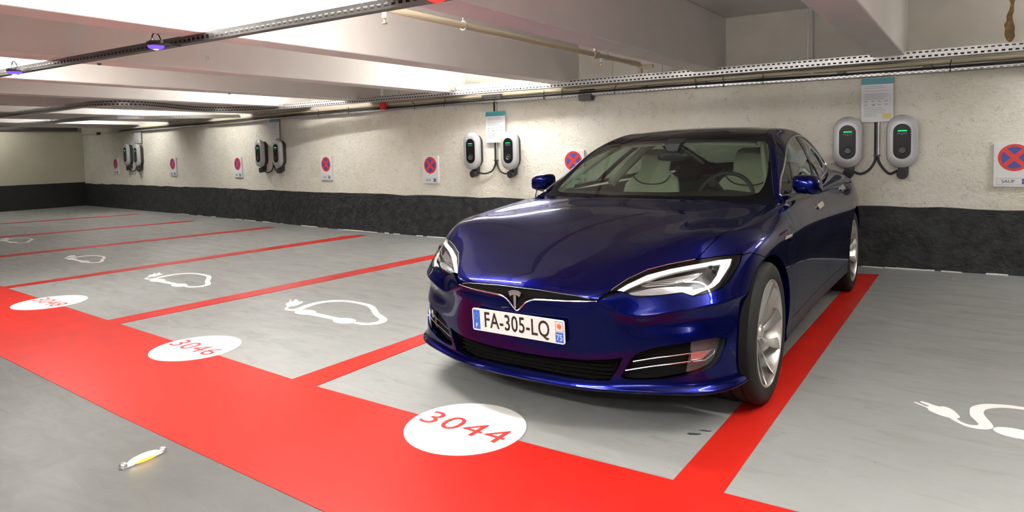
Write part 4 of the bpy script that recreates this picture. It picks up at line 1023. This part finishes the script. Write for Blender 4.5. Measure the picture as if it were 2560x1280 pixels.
# headlamps and fog lamps, left and right
for mir in (False, True):
    Q = mirror if mir else (lambda S: S); sg = -1 if mir else 1
    h = root('headlamp'); h.parent = car; h['label'] = 'clear headlamp with pale light strip'
    reg = cuts(LS, inner(f_hl, .001))
    emit('recess', Q(reg), M['lamp_dark'], h, -.05, -.05)
    emit('lens', Q(cuts(reg, inner(f_hl, .002))), M['lens'], h, .0, -.001)
    emit('light_strip', Q(cuts(reg, front(LEDP))), M['led_strip'], h, .012, -.010)
    emit('upper_reflector', Q(cuts(reg, front(R1P))), M['reflector'], h, .02, -.026)
    emit('lower_reflector', Q(cuts(reg, front(chaikin(R2P, 1)))), M['reflector'], h, .02, -.030)
    MB().tube([(rowpt(y, z) - .018, sg * y, z) for y, z in dense2([(.552,.680),(.66,.684),(.735,.696),(.765,.714)])], .0035, 8).build('reflector_rim', M['chrome'], h, smooth=True)
    MB().ellipsoid((rowpt(.795, .712) - .035, sg * .795, .712), (.022, .026, .034), 20, 12).build('projector', M['charger_dark'], h, smooth=True)
    ln = dense2([(.44,.652),(.447,.661),(.488,.6965),(.551,.731),(.632,.753),(.727,.772)])
    MB().tube([(rowpt(y, z) + .0015, sg * y, z) for y, z in ln], .0018, 6).build('top_chrome_edge', M['satin'], h, smooth=True)
    g = root('fog_lamp_opening'); g.parent = car
    reg = cuts(LS, inner(f_fog, -.0005))
    emit('opening_back', Q(reg), M['liner'], g, -.05, -.05)
    LENS = [(.770,.46),(.765,.381),(.757,.344),(.745,.270),(.95,.20),(.95,.50)]
    lreg = cuts(reg, front(LENS, .3))
    emit('fog_lens', Q(cuts(lreg, inner(f_fog, .003))), M['lens'], g, 0, -.006)
    emit('fog_housing', Q(cuts(lreg, inner(f_fog, .003))), M['alloy_in'], g, .0, -.040)
    emit('fog_reflector', Q(cuts(lreg, front([(.765,.383),(.836,.390),(.833,.374),(.803,.347),(.760,.340)], .3))), M['reflector'], g, .015, -.022)
    for a in ([(.531,.338),(.623,.358),(.762,.381)], [(.500,.296),(.605,.319),(.753,.344)]):
        pts = [(rowpt(y, z) - .010, sg * y, z) for y, z in dense2(a)]
        MB().tube(pts, .0033, 8).build('chrome_blade', M['chrome'], g, smooth=True)
    MB().tube([(rowpt(y, z) - .016, sg * y, z) for y, z in dense2([(.765,.383),(.836,.391),(.832,.372),(.803,.345),(.760,.340)])], .0030, 8).build('lens_chrome', M['chrome'], g, smooth=True)
# ------------------------------------------------------------------ greenhouse
RX = [r[1][0] for r in GST][::-1]; RY = [r[1][1] for r in GST][::-1]
yR = lambda x: np.interp(x, RX, RY)
WSF = [(-.50,-.2),(-.50,.0),(-.54,.4),(-.60,.70),(-.700,.815),(-.93,.750),(-1.14,.690),(-1.37,.625),(-1.47,.60),(-1.46,.45),(-1.435,.2),(-1.43,-.2)]
WSI = [(-.60,-.2),(-.61,.2),(-.655,.45),(-.700,.61),(-.735,.675),(-.777,.708),(-.86,.716),(-.97,.710),(-1.09,.694),(-1.217,.665),(-1.33,.630),(-1.375,.60),(-1.385,.55),(-1.40,.3),(-1.405,0),(-1.405,-.2)]
ROOF = [(-1.455,-.2),(-1.46,.2),(-1.485,.45),(-1.50,.575),(-1.8,.550),(-2.1,.552),(-2.4,.568),(-2.72,.565),(-2.79,.35),(-2.81,0),(-2.81,-.2)]
RW = [(-2.86,-.2),(-2.86,0),(-2.85,.3),(-2.78,.555),(-3.0,.548),(-3.3,.515),(-3.55,.48),(-3.62,.42),(-3.64,.2),(-3.64,-.2)]
WIN = chaikin([(-.79,.972),(-.80,.985),(-1.086,1.115),(-1.322,1.208),(-1.668,1.291),(-2.057,1.340),(-2.3,1.350),(-2.52,1.335),(-2.72,1.285),(-2.86,1.225),(-2.98,1.15),(-3.03,1.10),(-2.98,1.062),(-2.85,1.052),(-2.368,1.040),(-1.815,1.012),(-1.2,.985)], 1)
f_win = lambda V: np.maximum(sdp(V[:, 0], V[:, 2], WIN), yR(V[:, 0]) - .02 - V[:, 1])
bx = lambda z: -1.72 - (z - 1.0) * 1.45
f_ws, f_wi, f_rf, f_rw = top(WSF), top(WSI), top(ROOF), top(RW)
emit('windscreen', both(cuts(GS, inner(f_wi, 0))), M['glass_front'], car, 0)
emit('windscreen_border', both(cuts(GS, f_ws, lambda V: -f_wi(V))), M['black_gloss'], car, .006)
emit('roof_panel', both(cuts(GS, inner(f_rf))), M['black_gloss'], car, .01, 0, 'dark glass roof panel')
emit('rear_window', both(cuts(GS, inner(f_rw, .002))), M['glass_rear'], car, 0)
fr = cuts(GS, outer(f_ws), outer(f_rf), outer(f_rw), lambda V: -f_win(V))
emit('roof_frame', both(fr), M['paint'], car, .012)
f_bp = lambda V: abs(V[:, 0] - bx(V[:, 2])) - .045
def gpt(x, z):
    m = (abs(GS.V[:, 0] - x) < .05) & (abs(GS.V[:, 2] - z) < .05) & (GS.V[:, 1] > yR(x) - .03)
    P = GS.V[m]; d = (P[:, 0] - x) ** 2 + (P[:, 2] - z) ** 2; i = np.argsort(d)[:6]; w = 1 / (d[i] + 1e-7); return (P[i, 1] * w).sum() / w.sum()
trimline = [(x, gpt(x, z) + .001, z) for x, z in dense2(WIN + [WIN[0]], .025)][:-1]
for _ in range(12):
    n_ = len(trimline); trimline = [(trimline[i][0], (trimline[i - 1][1] + 2 * trimline[i][1] + trimline[(i + 1) % n_][1]) / 4, trimline[i][2]) for i in range(n_)]
for mir in (False, True):
    Q = mirror if mir else (lambda S: S); sg = -1 if mir else 1
    win = cuts(GS, f_win)
    emit('front_side_window', Q(cuts(win, lambda V: bx(V[:, 2]) + .045 - V[:, 0])), M['glass_side'], car, 0, -.003)
    emit('rear_side_window', Q(cuts(win, lambda V: V[:, 0] - bx(V[:, 2]) + .045)), M['glass_side'], car, 0, -.003)
    emit('door_pillar', Q(cuts(win, f_bp)), M['black_gloss'], car, .01, -.001)
    MB().tube([(x, sg * y, z) for x, y, z in trimline], .0065, 8, closed=True).build('window_trim', M['satin'], car, smooth=True)
    MB().tube([(x, sg * (gpt(x, z) - .002), z) for x, z in [(-.93, .984), (-.915, 1.0), (-.90, 1.02), (-.895, 1.032)]], .006, 6).build('quarter_bar', M['black_plastic'], car, smooth=True)
    # door handles, marker strip, side camera
    def spt(x, z):
        m = (abs(LS.V[:, 0] - x) < .06) & (abs(LS.V[:, 2] - z) < .05) & (LS.V[:, 1] > .7)
        P = LS.V[m]; d = (P[:, 0] - x) ** 2 + (P[:, 2] - z) ** 2; i = np.argsort(d)[:6]; w = 1 / (d[i] + 1e-7); return (P[i, 1] * w).sum() / w.sum()
    for x0, z0 in ((-1.48, .868), (-2.50, .925)):
        mb = MB(); y0 = spt(x0, z0); P = stadium(.21, .032, 5)
        mb.rings([[(x0 + a, sg * (spt(x0 + a, z0 + c + a * -.05) + q), z0 + c - a * .05) for a, c in P] for q in (-.004, .008, .010)]); mb.build('door_handle', M['chrome'], car, smooth=True, angle=40)
    mb = MB(); P = [(-.30, .781), (-.445, .781), (-.47, .793), (-.33, .797)]
    mb.rings([[(a, sg * (spt(a, c) + q), c) for a, c in P] for q in (-.003, .006)]); mb.build('fender_badge', M['chrome'], car)
    mb = MB(); P = stadium(.034, .022, 5)
    mb.rings([[(-.405 + a, sg * (spt(-.405 + a, .770 + c) + q), .770 + c) for a, c in P] for q in (-.003, .004)]); mb.build('side_camera', M['black_gloss'], car)
    # mirrors
    mr = root('door_mirror', (-.955, sg * .945, 1.035)); mr.parent = car
    R = []
    for t, w, hh in ((-.085, .35, .40), (-.078, .62, .68), (-.055, .86, .88), (-.02, .98, .98), (.03, 1.0, 1.0), (.055, .98, .98)):
        R.append([(-t, sg * (.083 * w * (abs(math.cos(a)) ** .62) * math.copysign(1, math.cos(a)) ), .060 * hh * (abs(math.sin(a)) ** .68) * math.copysign(1, math.sin(a)) - .010 * math.cos(a)) for a in [2 * PI * k / 28 for k in range(28)]])
    MB().rings(R).build('mirror_shell', M['paint'], mr, smooth=True, angle=60)
    R2 = [[(-.056, y * .90, z * .86) for _, y, z in R[4]], [(-.060, y * .90, z * .86) for _, y, z in R[4]]]
    MB().rings(R2).build('mirror_glass', M['chrome'], mr)
    MB().rings([[(x_, sg * -.145, z_) for x_, z_ in ((.10, -.088), (-.06, -.080), (-.06, -.060), (.10, -.066))], [(x_, sg * -.02, z_) for x_, z_ in ((.06, -.066), (-.05, -.060), (-.05, -.045), (.06, -.048))], [(x_, sg * .055, z_) for x_, z_ in ((.045, -.052), (-.04, -.050), (-.04, -.040), (.045, -.040))]]).build('mirror_arm', M['black_plastic'], mr)
    MB().rings([[(x_ + .955, sg * (y_ - .945), z_ - 1.035 + q) for q in (.0, .018)] + [(x_ + .955 + .012, sg * (y_ - .945), z_ - 1.035 + q) for q in (.018, .0)] for x_, y_, z_ in ((-.735, .872, .938), (-.80, .905, .952), (-.90, .960, .966), (-.96, 1.005, .973))]).build('mirror_trim', M['satin'], mr)
# ------------------------------------------------------------------ wheels
def wheel(x, yo, sg):
    w = root('wheel', (x, sg * yo, .3515)); w.parent = car
    Fz = (lambda a, b, h: (a, sg * h, b))
    ty = [(.262, -.005), (.268, .004), (.285, .010), (.315, .009), (.338, .0), (.349, -.014), (.3515, -.035)]
    tread = [(.3515, -.05), (.346, -.052), (.346, -.060), (.3515, -.062), (.3515, -.105), (.345, -.108), (.345, -.118), (.3515, -.121), (.3515, -.165), (.345, -.168), (.345, -.176), (.3515, -.18), (.3515, -.205), (.345, -.228), (.32, -.24), (.27, -.235), (.255, -.22)]
    MB().lathe(ty + tread, 96, f=Fz).build('tyre', M['tyre'], w, smooth=True)
    MB().lathe([(.2665, -.002), (.266, .004), (.260, .006), (.254, -.002), (.250, -.016), (.246, -.05), (.236, -.10), (.238, -.22)], 72, f=Fz).build('rim', M['alloy'], w, smooth=True)
    MB().lathe([(.236, -.10), (.225, -.16), (.10, -.17), (0, -.17)], 48, f=Fz).build('barrel', M['alloy_in'], w, smooth=True)
    MB().lathe([(.0, -.118), (.165, -.120), (.168, -.135), (0, -.137)], 40, f=Fz).build('brake_disc', M['galv'], w, smooth=True)
    for k in range(10):
        a0 = 2 * PI * k / 10 + .12; R = []
        for t in np.linspace(0, 1, 9):
            r = .040 + (.252 - .040) * t; wid = .015 + .046 * t ** 1.1; sweep = -.30 * t ** 1.2 * (1 if sg > 0 else -1); pitch = (.50 * (1 - .4 * t)); a = a0 + sweep
            er = (math.cos(a), math.sin(a)); et = (-math.sin(a), math.cos(a)); hc = -.052 + .044 * t ** 1.6; th = .006
            pts = []
            for u, q in ((-1, -1), (1, -1), (1, 1), (0, 1.6), (-1, 1)):
                tt = u * wid * .5; hh = hc + q * th * .5 + u * wid * .5 * math.sin(pitch) * (1 if sg > 0 else -1)
                pts.append((er[0] * r + et[0] * tt * math.cos(pitch), sg * hh, er[1] * r + et[1] * tt * math.cos(pitch)))
            R.append(pts)
        MB().rings(R).build('spoke', M['alloy'], w, smooth=True, angle=30)
    MB().lathe([(0, -.030), (.020, -.031), (.030, -.034), (.036, -.044), (.060, -.052), (.066, -.070), (0, -.075)], 36, f=Fz).build('hub_cap', M['alloy'], w, smooth=True)
    mb = MB()
    for k in range(5):
        a = 2 * PI * k / 5 + .3; mb.lathe([(0, -.044), (.007, -.045), (.009, -.06)], 10, f=lambda p, q, h, a=a: (p + .050 * math.cos(a), sg * h, q + .050 * math.sin(a)))
    mb.build('lug_bolts', M['dark_steel'], w, smooth=True)
for sg in (1, -1):
    wheel(0, .948, sg); wheel(-2.96, .960, sg)
    for xc in (0, -2.96):
        n = 40; R = []
        for y, r_ in ((.940, .392), (.92, .402), (.60, .402), (.60, .05)):
            R.append([(xc + r_ * math.cos(a), sg * y, max(.352 + r_ * math.sin(a), .17)) for a in np.linspace(-.25, PI + .25, n)])
        Vv = [v for q in R for v in q]; Ff = [(i * n + k, i * n + k + 1, (i + 1) * n + k + 1, (i + 1) * n + k) for i in range(3) for k in range(n - 1)]
        MB().add(Vv, Ff).build('wheel_arch_liner', M['liner'], car, smooth=True)
MB().box(-3.75, .60, -.60, .60, .165, .30, bev=.02).build('underbody', M['liner'], car)
MB().box(-2.52, -.44, -.88, .88, .175, .30, bev=.02).build('floor_pan', M['liner'], car)
# ------------------------------------------------------------------ cabin
MB().box(-3.55, -.75, -.80, .80, .34, .38).build('cabin_floor', M['cabin'], car)
MB().box(-.80, -.70, -.80, .80, .34, .93).build('firewall', M['cabin'], car)
db = MB(); R = []
for y in np.linspace(-.78, .78, 21):
    e = 1 - abs(y / .80) ** 6 * .25; hump = .028 * math.exp(-((y - .40) / .20) ** 2); xo = -.10 * (1 - (y / .8) ** 2)
    R.append([(-.66 + xo * -.6 - .10 * abs(y) ** 2, y, .80), (-.66 + xo * -.6 - .10 * abs(y) ** 2, y, .925 * 1), (-.82, y, .955), (-.95, y, (.972 + hump) * 1), (-1.05, y, .965 + hump), (-1.09, y, .93 + hump * .6), (-1.08, y, .85), (-1.0, y, .70)])
db.rings(R).build('dashboard', M['cabin'], car, smooth=True, angle=60)
def seat(xc, yc, name='front_seat', s=1.0):
    o = root(name, (xc, yc, 0)); o.parent = car
    prof = [(.50, .20, .11), (.60, .245, .13), (.75, .255, .13), (.90, .245, .115), (.98, .232, .10), (1.03, .205, .09), (1.065, .155, .082), (1.09, .125, .078), (1.14, .128, .076), (1.20, .125, .072), (1.245, .105, .060), (1.265, .07, .035)]
    R = []
    for z, hw, th in prof:
        z2 = .5 + (z - .5) * s; lean = -(z2 - .5) * .30
        R.append([(lean + th * .5 * math.copysign(abs(math.sin(a)) ** .7, math.sin(a)) + .045 * (abs(math.cos(a)) ** 4) * (1 if z < 1.0 else .2), hw * math.copysign(abs(math.cos(a)) ** .75, math.cos(a)), z2) for a in [2 * PI * k / 32 for k in range(32)]])
    MB().rings(R).build('backrest', M['leather'], o, smooth=True, angle=70)
    R = [[(x_, hw * math.copysign(abs(math.cos(a)) ** .6, math.cos(a)), .50 + th * math.copysign(abs(math.sin(a)) ** .7, math.sin(a))) for a in [2 * PI * k / 24 for k in range(24)]] for x_, hw, th in ((-.05, .22, .07), (.05, .26, .09), (.25, .265, .09), (.42, .26, .08), (.50, .22, .05))]
    MB().rings(R).build('cushion', M['leather'], o, smooth=True, angle=70)
    z0 = 1.02; lx = -(z0 - .5) * .30 + .052
    MB().tube(catmull([(lx + .02, -.165, z0 + .035), (lx + .012, -.120, z0 - .015), (lx + .010, -.05, z0 - .038), (lx + .010, .05, z0 - .038), (lx + .012, .120, z0 - .015), (lx + .02, .165, z0 + .035)], 5), .005, 6).build('seam', M['cabin'], o, smooth=True)
    return o
for sg in (-1, 1): seat(-1.66, sg * .385)
rs = root('rear_bench', (-2.55, 0, 0)); rs.parent = car
MB().box(-.25, .0, -.66, .66, .50, .96, bev=.05).build('bench_back', M['cabin'], rs, smooth=True)
MB().box(-.05, .45, -.66, .66, .38, .54, bev=.05).build('bench_cushion', M['leather'], rs, smooth=True)
for y in (-.42, 0, .42): MB().ellipsoid((-.20, y, 1.03), (.06, .13, .085), 18, 10, .7).build('headrest', M['cabin'], rs, smooth=True)
MB().box(-3.6, -2.82, -.62, .62, .80, .98, bev=.03).build('parcel_shelf', M['cabin'], car, smooth=True)
st = root('steering_wheel', (-1.13, .40, .925)); st.parent = car; st.rotation_euler = (0, math.radians(-24), 0)
MB().tube([(0, .185 * math.cos(a), .185 * math.sin(a)) for a in [2 * PI * k / 40 for k in range(40)]], .0145, 10, closed=True).build('wheel_rim', M['black_plastic'], st, smooth=True)
MB().ellipsoid((.015, 0, -.01), (.03, .075, .06), 18, 10, .8).build('hub', M['black_plastic'], st, smooth=True)
MB().tube([(0, -.17, 0), (.01, 0, 0), (0, .17, 0)], .013, 8).build('spoke_bar', M['black_plastic'], st, smooth=True)
MB().tube([(.01, 0, 0), (.0, 0, -.17)], .012, 8).build('lower_spoke', M['black_plastic'], st, smooth=True)
MB().tube([(.03, 0, 0), (.30, 0, 0)], .03, 10).build('column', M['black_plastic'], st, smooth=True)
rv = root('interior_mirror', (-1.22, 0, 1.215)); rv.parent = car
MB().ellipsoid((-.01, .0, 0), (.02, .125, .035), 24, 10, .7).build('mirror_body', M['black_plastic'], rv, smooth=True)
MB().rings([[(.02, -.06, .09), (.02, .06, .09), (-.10, .07, .13), (-.10, -.07, .13)], [(.015, -.035, .035), (.015, .035, .035), (-.03, .04, .03), (-.03, -.04, .03)]]).build('sensor_housing', M['black_plastic'], rv)
MB().tube([(-.0, 0, .0), (0, 0, .06)], .012, 8).build('stalk', M['black_plastic'], rv)
hl_ = MB()
for sg in (-1, 1):
    pts = [(x_, sg * (float(yR(x_)) - .055), z_ - .025) for x_, z_ in [(-.85, .985), (-1.14, 1.155), (-1.37, 1.265), (-1.58, 1.33), (-1.8, 1.362), (-2.1, 1.37), (-2.4, 1.355), (-2.7, 1.315), (-3.0, 1.25), (-3.4, 1.13)]]
    MB().tube(pts, .020, 8).build('pillar_lining', M['leather'], car, smooth=True)
    MB().tube([(-1.86, sg * .80, .98), (-2.05, sg * .735, 1.12), (-2.22, sg * .66, 1.25), (-2.32, sg * .58, 1.33)], .038, 8).build('centre_pillar_lining', M['leather'], car, smooth=True)
    MB().rings([[(x_, sg * y_, z_) for y_, z_ in ((.80, .45), (.775, .45), (.775, .93), (.80, .965), (.84, .965), (.84, .45))] for x_ in (-.85, -1.5, -2.2, -2.75)]).build('door_lining', M['cabin'], car)
# headliner under the roof glass
hd = cuts(GS, inner(f_rf, -.02)); emit('headliner', both(hd), M['cabin'], car, 0, -.03)
vis = MB()
vis.rings([[(-1.46, y_, 1.315 - .06 * abs(y_) ** 2), (-1.50, y_, 1.325 - .06 * abs(y_) ** 2), (-1.50, y_, 1.30 - .06 * abs(y_) ** 2), (-1.46, y_, 1.295 - .06 * abs(y_) ** 2)] for y_ in np.linspace(-.52, .52, 13)]); vis.build('header_rail', M['leather'], car)
# parking and insurance stickers inside the screen, lower right corner of the car
for x_, y_, z_ in ((-.86, -.655, 1.020), (-.90, -.640, 1.045), (-.97, -.615, 1.085)):
    MB().rings([[(x_ + .03, y_ - .02, z_ - .02), (x_ + .03, y_ + .045, z_ - .016), (x_ - .012, y_ + .045, z_ + .012), (x_ - .012, y_ - .02, z_ + .008)], [(x_ + .029, y_ - .02, z_ - .022), (x_ + .029, y_ + .045, z_ - .018), (x_ - .013, y_ + .045, z_ + .010), (x_ - .013, y_ - .02, z_ + .006)]]).build('parking_sticker', M['sticker'], car)
